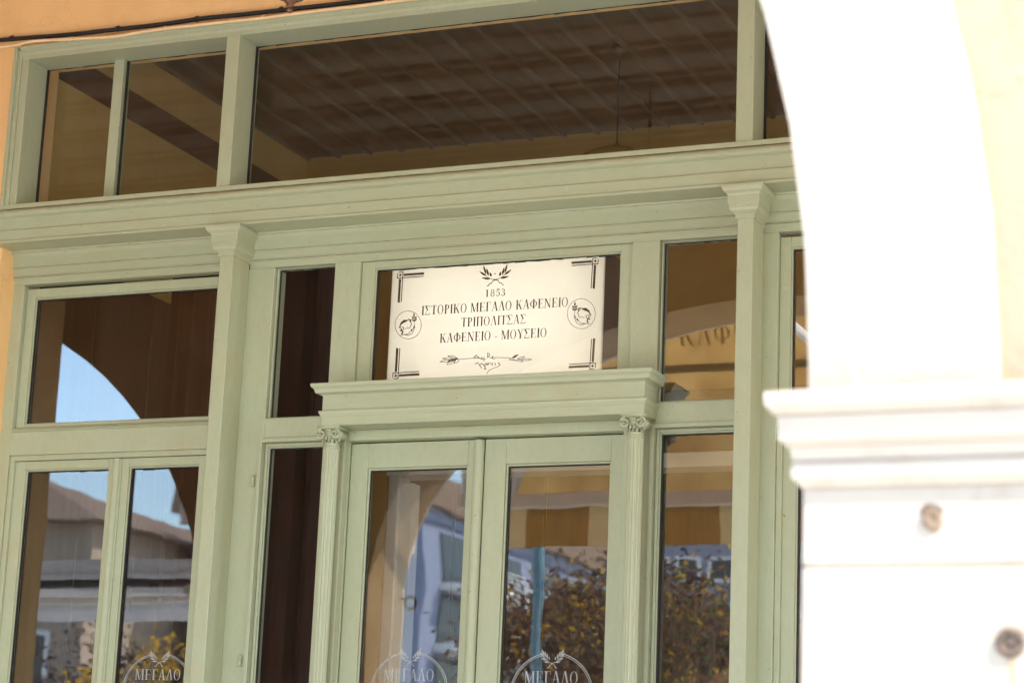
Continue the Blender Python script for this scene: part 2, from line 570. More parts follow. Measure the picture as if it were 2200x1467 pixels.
sashes = {}
for s in (0, 1):
    q = (lambda a, b: (a, b)) if s == 0 else (lambda a, b: (mir(b), mir(a)))
    x0, x1 = q(-5.690, -4.700)
    light("upper_sash", x0, x1, 3.309, 3.957 - 0.014, 0.042, 0.042, 0.040, 0.034)
    MB().prism_x([(0.150, 3.3095), (0.1385, 3.3095), (0.1385, 3.314), (0.150, 3.326), (0.166, 3.334), (0.166, 3.3095)], x0 + 0.002, x1 - 0.002).build("sill_bead", GREEN, shop, bevel=0.001)
    # casement pair with a round astragal
    frame(MB(), x0 + 0.001, x1 - 0.001, 0.70, 3.207, 0.022, 0.022, 0.022, 0, 0.150, 0.21).build("casement_frame", GREENV, shop, bevel=0.002)
    xm = -5.166 if s == 0 else mir(-5.166)
    A = light("casement", x0 + 0.022, xm, 0.72, 3.184, 0.052 if s == 0 else 0.05, 0.035, 0.036, 0.08, yf=0.162, glass=GLASS)
    B = light("casement", xm, x1 - 0.022, 0.72, 3.184, 0.062, 0.045, 0.036, 0.08, yf=0.162, glass=GLASS)
    xa = xm + 0.010
    MB().prism_x([(0, 0), (0.001, 0)], 0, 0) if False else None
    st = MB()
    st.lathe(xm + 0.005, 0.162, [(0.019, 0.73), (0.019, 3.180), (0.015, 3.183)], 16)
    st.box(xm - 0.020, xm + 0.030, 0.156, 0.1615, 0.73, 3.180)
    st.build("astragal", GREENV, B, bevel=0.001)
    sashes[s] = (A, B)
    # sidelights
    a, b_ = ((-4.462, -4.184) if s == 0 else (-2.786, SLR))
    light("sidelight", a, b_, 3.322, 3.957, 0.008, 0.008, 0.004, 0.006, yf=0.16, bead=False, glass=GLASS_UP if s == 0 else GLASS_MID)
    SL = light("sidelight", a, b_, 0.70, 3.222, 0.012, 0.012, 0.012, 0.06, yf=0.156, glass=GLASS_UP if s == 0 else GLASS)
    frame(MB(), a - 0.016, b_ + 0.016, 0.69, 3.238, 0.016, 0.016, 0.016, 0, 0.128, F - 0.0005).build("architrave", GREENV, shop, bevel=0.002)

# window over the door, holding the sign
light("over_door_sash", -4.068, -2.899, 3.415, 3.957, 0.058, 0.050, 0.027, 0.008, yf=0.155)

# hinge knuckles on the left sidelight frame
for px, py in ((541, 1032), (513, 1418)):
    q = at(px, py, 0.12)
    hg = MB()
    hg.lathe(q.x, 0.128, [(0.003, q.z - 0.024), (0.0065, q.z - 0.02), (0.0065, q.z - 0.001), (0.005, q.z), (0.0065, q.z + 0.001), (0.0065, q.z + 0.018), (0.003, q.z + 0.022)], 10)
    hg.build("hinge", GREENV, shop, smooth=False)

# door hood
h = MB()
h.loft(-4.125, -2.784, 0.0, F - 0.001, [(0.002, 3.2525), (0.002, 3.286), (0.006, 3.290), (0.012, 3.300), (0.014, 3.3065), (0.014, 3.3105)], back=False)
h.loft(-4.125, -2.784, 0.0, F - 0.001, [(0.003, 3.3125), (0.003, 3.370), (0.006, 3.374), (0.012, 3.3775)], back=False)
h.loft(-4.125, -2.784, 0.0, F - 0.001, [(0.012, 3.3776), (0.026, 3.381), (0.030, 3.393), (0.034, 3.399), (0.040, 3.403), (0.042, 3.409), (0.042, 3.417)], back=False)
h.build("door_hood", GREEN, shop, bevel=0.0012)
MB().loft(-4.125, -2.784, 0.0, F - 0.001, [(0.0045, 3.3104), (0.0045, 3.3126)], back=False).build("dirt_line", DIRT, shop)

# door lining under the hood
dl = MB()
dl.box(-4.070, -2.897, 0.105, F - 0.0005, 3.211, 3.2524)
dl.box(-4.100, -4.070, 0.098, F - 0.0005, 0.0, 3.2524)
dl.box(-2.897, -2.872, 0.098, F - 0.0005, 0.0, 3.2524)
dl.build("door_lining", GREENV, shop, bevel=0.003)


def spiral(cx, cz, r0, sgn, turns=1.6, n=26):
    out = []
    for i in range(n + 1):
        t = i / n
        a = math.pi / 2 - sgn * (1 - 0) * t * turns * 2 * math.pi
        rr = r0 * (1 - 0.80 * t)
        out.append((cx + sgn * 0 + rr * math.cos(a), cz + rr * math.sin(a)))
    return out

# colonnettes with small scrolled capitals
for cx in (at(713, 968, 0.045).x, at(1366, 942, 0.045).x):
    cy = 0.045
    sh = MB().lathe(cx, cy, [(0.030, 0.3), (0.031, 1.2), (0.030, 3.165)], 64, flute=0.10, nfl=16)
    co = sh.build("colonnette", GREENV, shop)
    k = MB()
    k.lathe(cx, cy, [(0.030, 3.165), (0.034, 3.168), (0.034, 3.173), (0.030, 3.176), (0.030, 3.186), (0.034, 3.188), (0.033, 3.194), (0.031, 3.205), (0.034, 3.222), (0.040, 3.236)], 24)
    k.loft(cx - 0.036, cx + 0.036, cy - 0.036, cy + 0.04, [(0.0, 3.238), (0.004, 3.240), (0.012, 3.248), (0.012, 3.2523)])
    for sg in (-1, 1):
        for yy in (cy - 0.040,):
            sp = spiral(cx + sg * 0.030, 3.221, 0.020, sg)
            k.tube([(x, yy - 0.004 * i / 26, z) for i, (x, z) in enumerate(sp)], [0.0062 - 0.003 * i / 26 for i in range(27)], 8)
        k.tube([(cx + sg * 0.034, cy - 0.036, 3.221), (cx + sg * 0.034, cy + 0.03, 3.221)], 0.018, 12)
        for j in range(3):       # little leaves
            a = R(-90 + sg * (12 + 30 * j))
            px_, py_ = cx + 0.033 * math.cos(a), cy + 0.033 * math.sin(a)
            k.tube([(px_, py_, 3.188), (cx + 0.038 * math.cos(a), cy + 0.038 * math.sin(a), 3.202), (cx + 0.041 * math.cos(a), cy + 0.041 * math.sin(a), 3.214)], [0.006, 0.0065, 0.003], 6)
    k.tube([(cx - 0.014, cy - 0.041, 3.233), (cx, cy - 0.043, 3.236), (cx + 0.014, cy - 0.041, 3.233)], 0.005, 6)
    k.build("capital", GREENV, co, smooth=True)
    MB().loft(cx - 0.036, cx + 0.036, cy - 0.036, cy + 0.036, [(0.01, 0.0), (0.01, 0.22), (0.0, 0.25), (-0.004, 0.30)]).build("plinth", GREENV, co, bevel=0.003)

# door leaves
doors = []
for k, (x0, x1, g0, g1) in enumerate(((-4.068, -3.490, -3.990, -3.556), (-3.488, -2.899, -3.396, -2.962))):
    yf = 0.150
    mb = MB()
    frame(mb, x0 + 0.003, x1 - 0.001, 0.02, 3.206, g0 - x0 - 0.003, x1 - g1 - 0.001, 3.206 - 3.106, 0.80, yf, yf + 0.045)
    frame(mb, g0, g1, 0.82, 3.106, 0.008, 0.008, 0.008, 0.008, yf + 0.008, yf + 0.035)
    # raised panel at the foot
    mb.box(g0 + 0.03, g1 - 0.03, yf - 0.010, yf, 0.18, 0.70)
    dr = mb.build("door_leaf", GREENV, shop, bevel=0.0025)
    MB().box(g0, g1, yf + 0.024, yf + 0.028, 0.82, 3.106).build("pane", GLASS, dr)
    pu = MB()
    pu.box(g0 + 0.008, g1 - 0.008, yf + 0.018, yf + 0.0235, 3.0935, 3.098)
    pu.box(g0 + 0.008, g0 + 0.0115, yf + 0.014, yf + 0.0225, 0.83, 3.0935)
    pu.build("putty", PUTTY, dr)
    doors.append(dr)
ast = MB()
ast.box(-3.530, -3.487, 0.1385, 0.1497, 0.03, 3.203)
ast.lathe(-3.506, 0.140, [(0.021, 0.03), (0.021, 3.198), (0.017, 3.203)], 20)
ast.build("astragal", GREENV, doors[0], bevel=0.001)
hd = MB()
hd.tube([(-3.462, 0.150, 1.00), (-3.462, 0.10, 1.00), (-3.462, 0.095, 1.06), (-3.462, 0.095, 1.10), (-3.462, 0.10, 1.16), (-3.462, 0.150, 1.16)], 0.008, 8)
hd.build("handle", BRONZE, doors[1], smooth=True)

# ------------------------------------------------------------------ lettering
class Ink:
    """flat print traced in sign units (u to the right, v up)"""
    def __init__(s, origin, ex, ez, y, step=0.00002):
        s.o, s.ex, s.ez, s.y, s.mb, s.n, s.step = origin, ex, ez, y, MB(), 0, step

    def poly(s, pts):
        s.n += 1
        yy = s.y - s.step * (s.n % 40)
        s.mb.quad(*[(s.o[0] + s.ex * u, yy, s.o[1] + s.ez * v) for u, v in pts])

    def line(s, pts, w):
        for (a, b), (c_, d_) in zip(pts[:-1], pts[1:]):
            dx, dz = (c_ - a) * s.ex, (d_ - b) * s.ez
            l = math.hypot(dx, dz) or 1e-9
            nx, nz = -dz / l * w / 2 / s.ex, dx / l * w / 2 / s.ez
            ex_, ez_ = dx / l * w * 0.3 / s.ex, dz / l * w * 0.3 / s.ez
            s.poly([(a + nx - ex_, b + nz - ez_), (c_ + nx + ex_, d_ + nz + ez_), (c_ - nx + ex_, d_ - nz + ez_), (a - nx - ex_, b - nz - ez_)])

    def ring(s, cu, cv, ru, rv, iu, iv, a0=0, a1=360, n=28):
        for i in range(n):
            p, q = R(a0 + (a1 - a0) * i / n), R(a0 + (a1 - a0) * (i + 1) / n)
            s.poly([(cu + ru * math.cos(p), cv + rv * math.sin(p)), (cu + ru * math.cos(q), cv + rv * math.sin(q)),
                    (cu + iu * math.cos(q), cv + iv * math.sin(q)), (cu + iu * math.cos(p), cv + iv * math.sin(p))])


TK, TN, SF = 0.138, 0.046, 0.034
def glyph(ch):
    """polygons of a high-contrast serif capital, cap height 1; returns (advance, polygons)"""
    P = []
    def rect(a, b, c_, d_): P.append([(a, b), (c_, b), (c_, d_), (a, d_)])
    def stem(x, w=TK, z0=0.0, z1=1.0, top=True, bot=True, o=0.07):
        rect(x, z0, x + w, z1)
        if top: rect(x - o, z1 - SF, x + w + o, z1)
        if bot: rect(x - o, z0, x + w + o, z0 + SF)
    def diag(x0, z0, x1, z1, w): P.append([(x0 - w / 2, z0), (x0 + w / 2, z0), (x1 + w / 2, z1), (x1 - w / 2, z1)])
    def ring(cu, cv, ru, rv, t, tn, a0=0, a1=360, n=24):
        for i in range(n):
            p, q = R(a0 + (a1 - a0) * i / n), R(a0 + (a1 - a0) * (i + 1) / n)
            iu, iv = ru - t, rv - tn
            P.append([(cu + ru * math.cos(p), cv + rv * math.sin(p)), (cu + ru * math.cos(q), cv + rv * math.sin(q)), (cu + iu * math.cos(q), cv + iv * math.sin(q)), (cu + iu * math.cos(p), cv + iv * math.sin(p))])
    if ch == ' ': return 0.30, P
    if ch == '-': rect(0.05, 0.30, 0.27, 0.36); return 0.32, P
    if ch == '.': rect(0.02, 0.40, 0.10, 0.48); return 0.14, P
    if ch == 'Ι': stem(0.09); return 0.31, P
    if ch == 'Σ':
        rect(0.02, 1 - 0.05, 0.56, 1); rect(0.53, 0.76, 0.56, 1); diag(0.11, 0.97, 0.32, 0.50, 0.14); diag(0.06, 0.03, 0.30, 0.52, 0.05)
        rect(0.02, 0, 0.58, 0.065); rect(0.55, 0, 0.58, 0.25); return 0.64, P
    if ch == 'Τ': stem(0.25, top=False); rect(0.0, 1 - 0.04, 0.62, 1); rect(0.0, 0.76, 0.03, 1); rect(0.59, 0.76, 0.62, 1); return 0.64, P
    if ch == 'Ο': ring(0.33, 0.5, 0.31, 0.515, 0.105, 0.03); return 0.70, P
    if ch == 'Ρ': stem(0.09); ring(0.205, 0.735, 0.32, 0.265, 0.11, 0.035, -90, 90, 14); return 0.58, P
    if ch == 'Κ': stem(0.09); diag(0.22, 0.40, 0.56, 1.0, 0.045); diag(0.58, 0.0, 0.34, 0.60, 0.13); rect(0.46, 0, 0.70, SF); rect(0.45, 1 - SF, 0.67, 1); return 0.72, P
    if ch == 'Μ':
        stem(0.08, TN + 0.01); diag(0.14, 1.0, 0.42, 0.02, 0.12); diag(0.40, 0.0, 0.70, 1.0, 0.04); stem(0.66, TK); return 0.88, P
    if ch == 'Ε': stem(0.09); rect(0.09, 1 - 0.035, 0.54, 1); rect(0.51, 0.77, 0.54, 1); rect(0.09, 0, 0.57, 0.035); rect(0.54, 0, 0.57, 0.25); rect(0.2, 0.49, 0.42, 0.525); rect(0.40, 0.38, 0.425, 0.63); return 0.63, P
    if ch == 'Γ': stem(0.09); rect(0.09, 1 - 0.035, 0.54, 1); rect(0.51, 0.74, 0.54, 1); return 0.58, P
    if ch in 'ΑΛ':
        diag(0.10, 0.0, 0.32, 1.0, 0.04); diag(0.56, 0.0, 0.34, 1.02, 0.125); rect(0.0, 0, 0.21, SF); rect(0.42, 0, 0.68, SF)
        if ch == 'Α': rect(0.17, 0.32, 0.48, 0.355)
        return 0.68, P
    if ch == 'Φ': stem(0.325); ring(0.383, 0.5, 0.36, 0.34, 0.105, 0.035); return 0.78, P
    if ch == 'Ν': stem(0.08, TN + 0.01, bot=True); diag(0.13, 1.0, 0.58, 0.0, 0.13); rect(0.56, 0.0, 0.60, 1.0); rect(0.48, 1 - SF, 0.68, 1); return 0.72, P
    if ch == 'Π': stem(0.09); stem(0.52); rect(0.1, 1 - 0.04, 0.6, 1); return 0.76, P
    if ch == 'Υ': stem(0.27, z1=0.48, top=False); diag(0.33, 0.44, 0.12, 1.0, 0.12); diag(0.33, 0.44, 0.56, 1.0, 0.04); rect(0.0, 1 - SF, 0.25, 1); rect(0.44, 1 - SF, 0.66, 1); return 0.66, P
    if ch == '1': stem(0.17, 0.14, top=False, o=0.09); P.append([(0.06, 0.80), (0.20, 1.0), (0.20, 0.86), (0.06, 0.77)]); return 0.52, P
    if ch == '8': ring(0.27, 0.745, 0.20, 0.265, 0.09, 0.045); ring(0.27, 0.27, 0.24, 0.285, 0.105, 0.045); return 0.56, P
    if ch == '5': rect(0.10, 0.48, 0.145, 1.0); rect(0.10, 0.86, 0.45, 1.0); ring(0.22, 0.32, 0.26, 0.33, 0.12, 0.045, -120, 125, 18); ring(0.10, 0.15, 0.065, 0.065, 0.06, 0.06); return 0.54, P
    if ch == '3': ring(0.20, 0.745, 0.22, 0.265, 0.11, 0.045, -80, 130, 16); ring(0.19, 0.27, 0.27, 0.285, 0.125, 0.045, -130, 85, 16); ring(0.09, 0.82, 0.065, 0.065, 0.06, 0.06); ring(0.09, 0.16, 0.065, 0.065, 0.06, 0.06); return 0.52, P
    return 0.3, P


def text(ink, s, u0, v0, width, height, gap=0.06):
    adv, items = 0.0, []
    for ch in s:
        a, P = glyph(ch)
        items.append((adv, P))
        adv += a + gap
    adv -= gap
    k = width / adv
    for x, P in items:
        for p in P:
            ink.poly([(u0 + (x + a) * k, v0 + b_ * height) for a, b_ in p])


# ------------------------------------------------------------------ the lit sign
SY = 0.186                       # face of the sign, just behind the glass of the over-door window
tl, tr = at(842, 578, SY), at(1299, 544, SY)
sx0, sx1 = tl.x, tr.x
sz0, sz1 = 3.425, 3.945
SM = bpy.data.materials.new("opal_acrylic")
SM.use_nodes = True
t = SM.node_tree
P = t.nodes["Principled BSDF"]
P.inputs["Base Color"].default_value = (0.85, 0.825, 0.74, 1)
P.inputs["Roughness"].default_value = 0.35
tls = t.nodes.new("ShaderNodeBsdfTranslucent")
tls.inputs[0].default_value = (0.87, 0.845, 0.80, 1)
mx = t.nodes.new("ShaderNodeMixShader")
mx.inputs[0].default_value = 0.6
t.links.new(P.outputs[0], mx.inputs[1]); t.links.new(tls.outputs[0], mx.inputs[2])
t.links.new(mx.outputs[0], t.nodes["Material Output"].inputs[0])
sign = thing("lit_sign", ((sx0 + sx1) / 2, SY, sz0), "cream backlit sign with brown Greek lettering and laurel, in the window over the door", "sign")
MB().box(sx0, sx1, SY + 0.006, SY + 0.010, sz0, sz1).build("sign_panel", SM, sign)
bx = MB()
bx.box(sx0, sx0 + 0.004, SY + 0.0105, SY + 0.16, sz0, sz1)
bx.box(sx1 - 0.004, sx1, SY + 0.0105, SY + 0.16, sz0, sz1)
bx.box(sx0 + 0.004, sx1 - 0.004, SY + 0.0105, SY + 0.16, sz1 - 0.004, sz1)
bx.box(sx0 + 0.004, sx1 - 0.004, SY + 0.0105, SY + 0.16, sz0, sz0 + 0.004)
bx.box(sx0, sx1, SY + 0.1605, SY + 0.165, sz0, sz1)
bx.build("sign_box", WHITE, sign)
bx = MB()
frame(bx, sx0 - 0.004, sx1 + 0.004, sz0 - 0.004, sz1 + 0.004, 0.0035, 0.0035, 0.0035, 0.0035, SY + 0.012, SY + 0.17)
bx.build("sign_casing", mat("dark_brown_casing", (0.05, 0.03, 0.018), 0.6), sign)
TUBE = bpy.data.materials.new("lit_tube")
TUBE.use_nodes = True
e = TUBE.node_tree.nodes["Principled BSDF"]
e.inputs["Emission Color"].default_value = (0.98, 0.93, 0.95, 1)
e.inputs["Emission Strength"].default_value = 1.7
tb = MB()
for zz in (3.53, 3.685, 3.84):
    tb.tube([(sx0 + 0.05, SY + 0.125, zz), (sx1 - 0.05, SY + 0.125, zz)], 0.013, 10)
tb.build("lamp_tube", TUBE, sign)

# the print: traced in photograph pixels, laid on the panel
pr = MB()
cnt = [0]
YP = SY + 0.0055
def pp(pts):
    cnt[0] += 1
    yy = YP - 0.00002 * (cnt[0] % 60)
    pr.quad(*[(lambda q: (q.x, yy, q.z))(at(a, b_, YP)) for a, b_ in pts])
def pline(pts, w):
    for (a, b_), (c_, d_) in zip(pts[:-1], pts[1:]):
        l = math.hypot(c_ - a, d_ - b_) or 1e-6
        nx, ny = -(d_ - b_) / l * w / 2, (c_ - a) / l * w / 2
        ex_, ey_ = (c_ - a) / l * w * 0.25, (d_ - b_) / l * w * 0.25
        pp([(a + nx - ex_, b_ + ny - ey_), (c_ + nx + ex_, d_ + ny + ey_), (c_ - nx + ex_, d_ - ny + ey_), (a - nx - ex_, b_ - ny - ey_)])
def pcirc(cx, cy, rx, ry, w, n=40, a0=0, a1=360):
    pline([(cx + rx * math.cos(R(a0 + (a1 - a0) * i / n)), cy + ry * math.sin(R(a0 + (a1 - a0) * i / n))) for i in range(n + 1)], w)

ink = Ink((0, 0), 1, 1, YP)
ink.mb = pr
for s_, (xa, ya), (xb, yb), hpx in (("1853", (1042, 638), (1086, 635.5), 15.5),
                                    ("ΙΣΤΟΡΙΚΟ ΜΕΓΑΛΟ ΚΑΦΕΝΕΙΟ", (905, 677.5), (1221, 658), 19.5),
                                    ("ΤΡΙΠΟΛΙΤΣΑΣ", (990, 702.5), (1130, 694.5), 19.5),
                                    ("ΚΑΦΕΝΕΙΟ - ΜΟΥΣΕΙΟ", (944, 737), (1175, 723.5), 19.5)):
    A, Bq, T_ = at(xa, ya, YP), at(xb, yb, YP), at(xa, ya - hpx, YP)
    text(ink, s_, A.x, (A.z + Bq.z) / 2, Bq.x - A.x, T_.z - A.z, gap=0.10 if s_ == "1853" else 0.035)

# corner ornaments: square with a diamond, thick and thin bars
def corner(cx, cy, sx, sy, sl):
    """(cx, cy) centre of the little square; sx, sy point into the panel; sl = pixel slope of the horizontals"""
    q = lambda u, v: (cx + sx * u - (sy * v) * 0.06, cy + sy * v + sl * sx * u)
    L_, Tt = 46, 60
    pp([q(-3.2, 0), q(0, -3.6), q(3.2, 0), q(0, 3.6)])
    pline([q(-6, -4), q(-6, 6.2), q(L_ + 4, 6.2)], 1.9)          # thin line along the horizontal
    pline([q(-3, -6.2), q(5.5, -6.2), q(5.5, Tt - 2)], 1.9)
    pline([q(8.5, 0.2), q(L_ + 4, 0.2)], 4.8)
    pline([q(0, 9.5), q(0, Tt - 2)], 4.8)
corner(860, 591, 1, 1, -0.072)
corner(1279, 561, -1, 1, -0.072)
corner(850, 807, 1, -1, -0.055)
corner(1273, 786, -1, -1, -0.055)

# laurel
def leaf(x0, y0, x1, y1, w, hollow=False):
    l = math.hypot(x1 - x0, y1 - y0); nx, ny = -(y1 - y0) / l, (x1 - x0) / l
    ts = [0, .15, .35, .6, .82, 1]; ws = [0, .6, 1, .85, .45, 0]
    up = [(x0 + (x1 - x0) * t_ + nx * w * k, y0 + (y1 - y0) * t_ + ny * w * k) for t_, k in zip(ts, ws)]
    dn = [(x0 + (x1 - x0) * t_ - nx * w * k, y0 + (y1 - y0) * t_ - ny * w * k) for t_, k in zip(ts, ws)]
    if hollow: pline(up + dn[::-1], 1.1)
    else: pp(up + dn[1:-1][::-1])
for sgn in (-1, 1):
    cx, cy, tl_ = 1064.5, 601, 0.05
    Q = lambda u, v: (cx + sgn * u, cy + v - 0.06 * sgn * u)
    for (a, b_, c_, d_, w_) in ((9, -7, 12, -17, 2.4), (15, -9, 19, -26, 2.3), (20, -13, 26, -33, 2.2), (19, -9, 35, -20, 2.4), (11, -2, 30, -6, 2.4)):
        leaf(*Q(a, b_), *Q(c_, d_), w_)
    pline([Q(1, 0), Q(10, -2.5), Q(17, -7), Q(23, -13)], 1.1)
    pline([Q(2, 1), Q(7, 3), Q(8, 7), Q(13, 8), Q(15, 12), Q(18, 12)], 1.5)
    pline([Q(0, 0), Q(4, 0)], 2.5)
pcirc(1063.5, 588.5, 0.7, 0.7, 1.5, 8)

# medallions: head with flowing hair and a raised hand holding a sprig
def medallion(cx, cy, r, sg):
    pcirc(cx, cy, r * 0.95, r * 1.02, 1.0, 48)
    k = r / 29.0
    T = lambda u, v: (cx + sg * u * k, cy + v * k - sg * 0.06 * u * k)
    for i in range(9):           # hair strands
        a = i / 8
        pline([T(-1 - 1 * a, -10 + 1.5 * a), T(-9 - 3 * a, -11 + 4 * a + i * .4), T(-16 - a, -5 + 5 * a), T(-17 + 3 * a, 2 + 3.5 * a)], 0.8)
    pline([T(-16, -2), T(-19, 4), T(-14, 8), T(-17, 12), T(-12, 11), T(-9, 6), T(-12, 3)], 1.5)
    pline([T(-14, 10), T(-11, 15), T(-14, 18)], 2.4)
    pline([T(-2, -11), T(3, -9), T(5, -5), T(8, -1), T(5, 1), T(6, 4), T(3, 7), T(-2, 6), T(-6, 9)], 1.1)
    pline([T(1, -12), T(6, -10), T(4, -7), T(7, -6)], 2.0)
    pline([T(-14, 19), T(-4, 21), T(3, 17), T(8, 9), T(7, 14), T(13, 5), T(12, 12), T(9, 18), T(2, 22), T(-6, 21)], 1.1)
    pline([T(-18, 22), T(-10, 20), T(-3, 19)], 1.0)
    pline([T(13, 8), T(14, 0), T(13, -4), T(13, -12)], 0.9)
    pline([T(14, 2), T(11, 5), T(15, 6)], 1.2)
    for u in (-1, 1):
        leaf(*T(13, -7), *T(13 + u * 6, -12), 1.7 * k)
        leaf(*T(13, -12), *T(13 + u * 6, -17), 1.7 * k)
    leaf(*T(13, -15), *T(12, -25), 1.7 * k)
medallion(877, 698, 29.5, 1)
medallion(1249, 674, 31.5, -1)

# olive twig and the hand-written words
pline([(985, 772), (1020, 769)], 1.1); pline([(1068, 768), (1100, 769)], 1.1)
for a in ((984, 771, 962, 764), (984, 771, 950, 770), (980, 773, 945, 777), (978, 775, 960, 783), (986, 772, 976, 780)):
    leaf(*a, 3.0, True)
pline([(984, 771), (972, 772), (962, 777)], 2.4)
for a in ((1101, 769, 1113, 762), (1112, 771, 1128, 766), (1120, 773, 1143, 772), (1112, 773, 1124, 777)):
    leaf(*a, 2.0, True)
pline([(1101, 769), (1113, 762)], 2.2); pline([(1094, 772), (1103, 773), (1111, 775)], 2.0)
pline([(1018, 768), (1023, 763), (1030, 769), (1020, 769)], 1.6); pline([(1030, 769), (1034, 772), (1035, 767), (1037, 772), (1043, 771)], 1.2)
pline([(1040, 767), (1040, 776)], 1.3)
pline([(1047, 769), (1048, 758), (1053, 762), (1049, 766), (1056, 769), (1060, 765), (1058, 770), (1062, 771), (1064, 768), (1068, 768)], 1.3)
pline([(1021, 782), (1027, 779), (1035, 791)], 1.5); pline([(1030, 785), (1034, 780), (1040, 785), (1044, 779)], 1.3)
pline([(1038, 782), (1044, 792), (1041, 794), (1042, 787), (1046, 781), (1050, 780), (1049, 784), (1046, 783), (1053, 779), (1058, 785), (1059, 779)], 1.2)
pline([(1064, 779), (1064, 785)], 1.3); pline([(1073, 778), (1070, 780), (1075, 783), (1071, 787), (1060, 791), (1050, 796), (1046, 803)], 1.3)
pr.build("lettering", INK, sign)

# ------------------------------------------------------------------ frosted roundels on the lower panes
def roundel(parent, cx_px, top_px, r_px, y):
    c_ = at(cx_px, top_px + r_px, y)
    e_ = at(cx_px + r_px, top_px + r_px, y)
    tp = at(cx_px, top_px, y)
    ru, rv = (e_.x - c_.x), (tp.z - c_.z)
    k = Ink((c_.x, c_.z), ru, rv, y, step=0.00001)
    gap = 14
    k.ring(0, 0, 1, 1, 0.978, 0.978, 90 + gap, 450 - gap, 72)
    k.ring(0, 0, 0.955, 0.955, 0.940, 0.940, 90 + gap, 450 - gap, 72)
    text(k, "ΜΕΓΑΛΟ", -0.66, 0.24, 1.30, 0.30, gap=0.05)
    text(k, "ΚΑΦΕΝΕΙΟ", -0.66, -0.28, 1.32, 0.30, gap=0.05)
    text(k, ".", -0.80, 0.10, 0.05, 0.3); text(k, ".", 0.76, 0.10, 0.05, 0.3)
    for sg in (-1, 1):
        for a, b_, c2, d_ in ((0.07, 0.80, 0.08, 0.90), (0.12, 0.82, 0.135, 0.97), (0.17, 0.87, 0.185, 1.03), (0.205, 0.92, 0.27, 1.08), (0.18, 0.86, 0.31, 0.99), (0.13, 0.80, 0.28, 0.87), (0.07, 0.755, 0.21, 0.775)):
            a, c2 = a * sg, c2 * sg
            dx, dz = c2 - a, d_ - b_
            nx, nz = -dz * 0.17, dx * 0.17
            k.poly([(a, b_), (a + dx * .45 + nx, b_ + dz * .45 + nz), (c2, d_), (a + dx * .45 - nx, b_ + dz * .45 - nz)])
        k.line([(0, 0.73), (0.09 * sg, 0.76), (0.17 * sg, 0.85)], 0.0022)
        k.line([(0, 0.73), (0.06 * sg, 0.68), (0.08 * sg, 0.63), (0.12 * sg, 0.62)], 0.0028)
    k.mb.build("roundel", FROST, parent)
roundel(doors[0], 878, 1398, 84, 0.1735)
roundel(doors[1], 1184, 1400, 90, 0.1735)
roundel(sashes[0][1], 338, 1402, 76, 0.1835)

# ------------------------------------------------------------------ cables above the casing
def cable(name, px, r, y, material, label, ends):
    pts = [at(a, b_, y) for a, b_ in px]
    out = []
    for i in range(len(pts) - 1):
        p0, p1, p2, p3 = pts[max(i - 1, 0)], pts[i], pts[i + 1], pts[min(i + 2, len(pts) - 1)]
        for k in range(8):
            t_ = k / 8
            out.append(0.5 * ((2 * p1) + (-p0 + p2) * t_ + (2 * p0 - 5 * p1 + 4 * p2 - p3) * t_ ** 2 + (-p0 + 3 * p1 - 3 * p2 + p3) * t_ ** 3))
    out.append(pts[-1])
    lo, hi = ends
    out = [Vector((lo, y, out[0].z + 0.004))] + out + [Vector((hi, y, out[-1].z + 0.01))]
    th = thing(name, tuple(out[len(out) // 2]), label, "cable")
    MB().tube(out, r, 10).build("sheath", material, th, smooth=True)
    return th, out
black, bpts = cable("power_cable", [(0, 87), (60, 82), (150, 75), (250, 64), (340, 54), (440, 40), (530, 31), (620, 21), (720, 10), (820, -2)], 0.0098, 0.004, BLACKR, "thick black cable clipped to the orange wall above the green shopfront", (-8.0, -1.0))
beige, cpts = cable("phone_cable", [(0, 102), (35, 97), (75, 89), (150, 85), (245, 79), (300, 70), (355, 62), (420, 55), (490, 47), (560, 40), (620, 32), (700, 22), (770, 14), (830, 6)], 0.0066, -0.0275, BEIGEC, "thin cream painted cable running just below the black cable", (-8.0, -1.0))
for px, py, th, r in ((24, 84, black, 0.0122), (252, 63, black, 0.0122), (422, 42, black, 0.0122), (603, 22, black, 0.0122), (150, 85, beige, 0.0085), (355, 62, beige, 0.0085), (565, 38, beige, 0.0085), (828, 6, beige, 0.0085)):
    yc = 0.004 if th is black else -0.0275
    q = at(px, py, yc)
    cl = MB()
    cl.tube([(q.x - 0.004, yc, q.z), (q.x + 0.006, yc, q.z)], r, 10)
    cl.box(q.x - 0.004, q.x + 0.006, yc, 0.029, q.z + r - 0.004, q.z + r + 0.003)
    cl.build("clip", BEIGEC if th is beige else BLACKR, th)

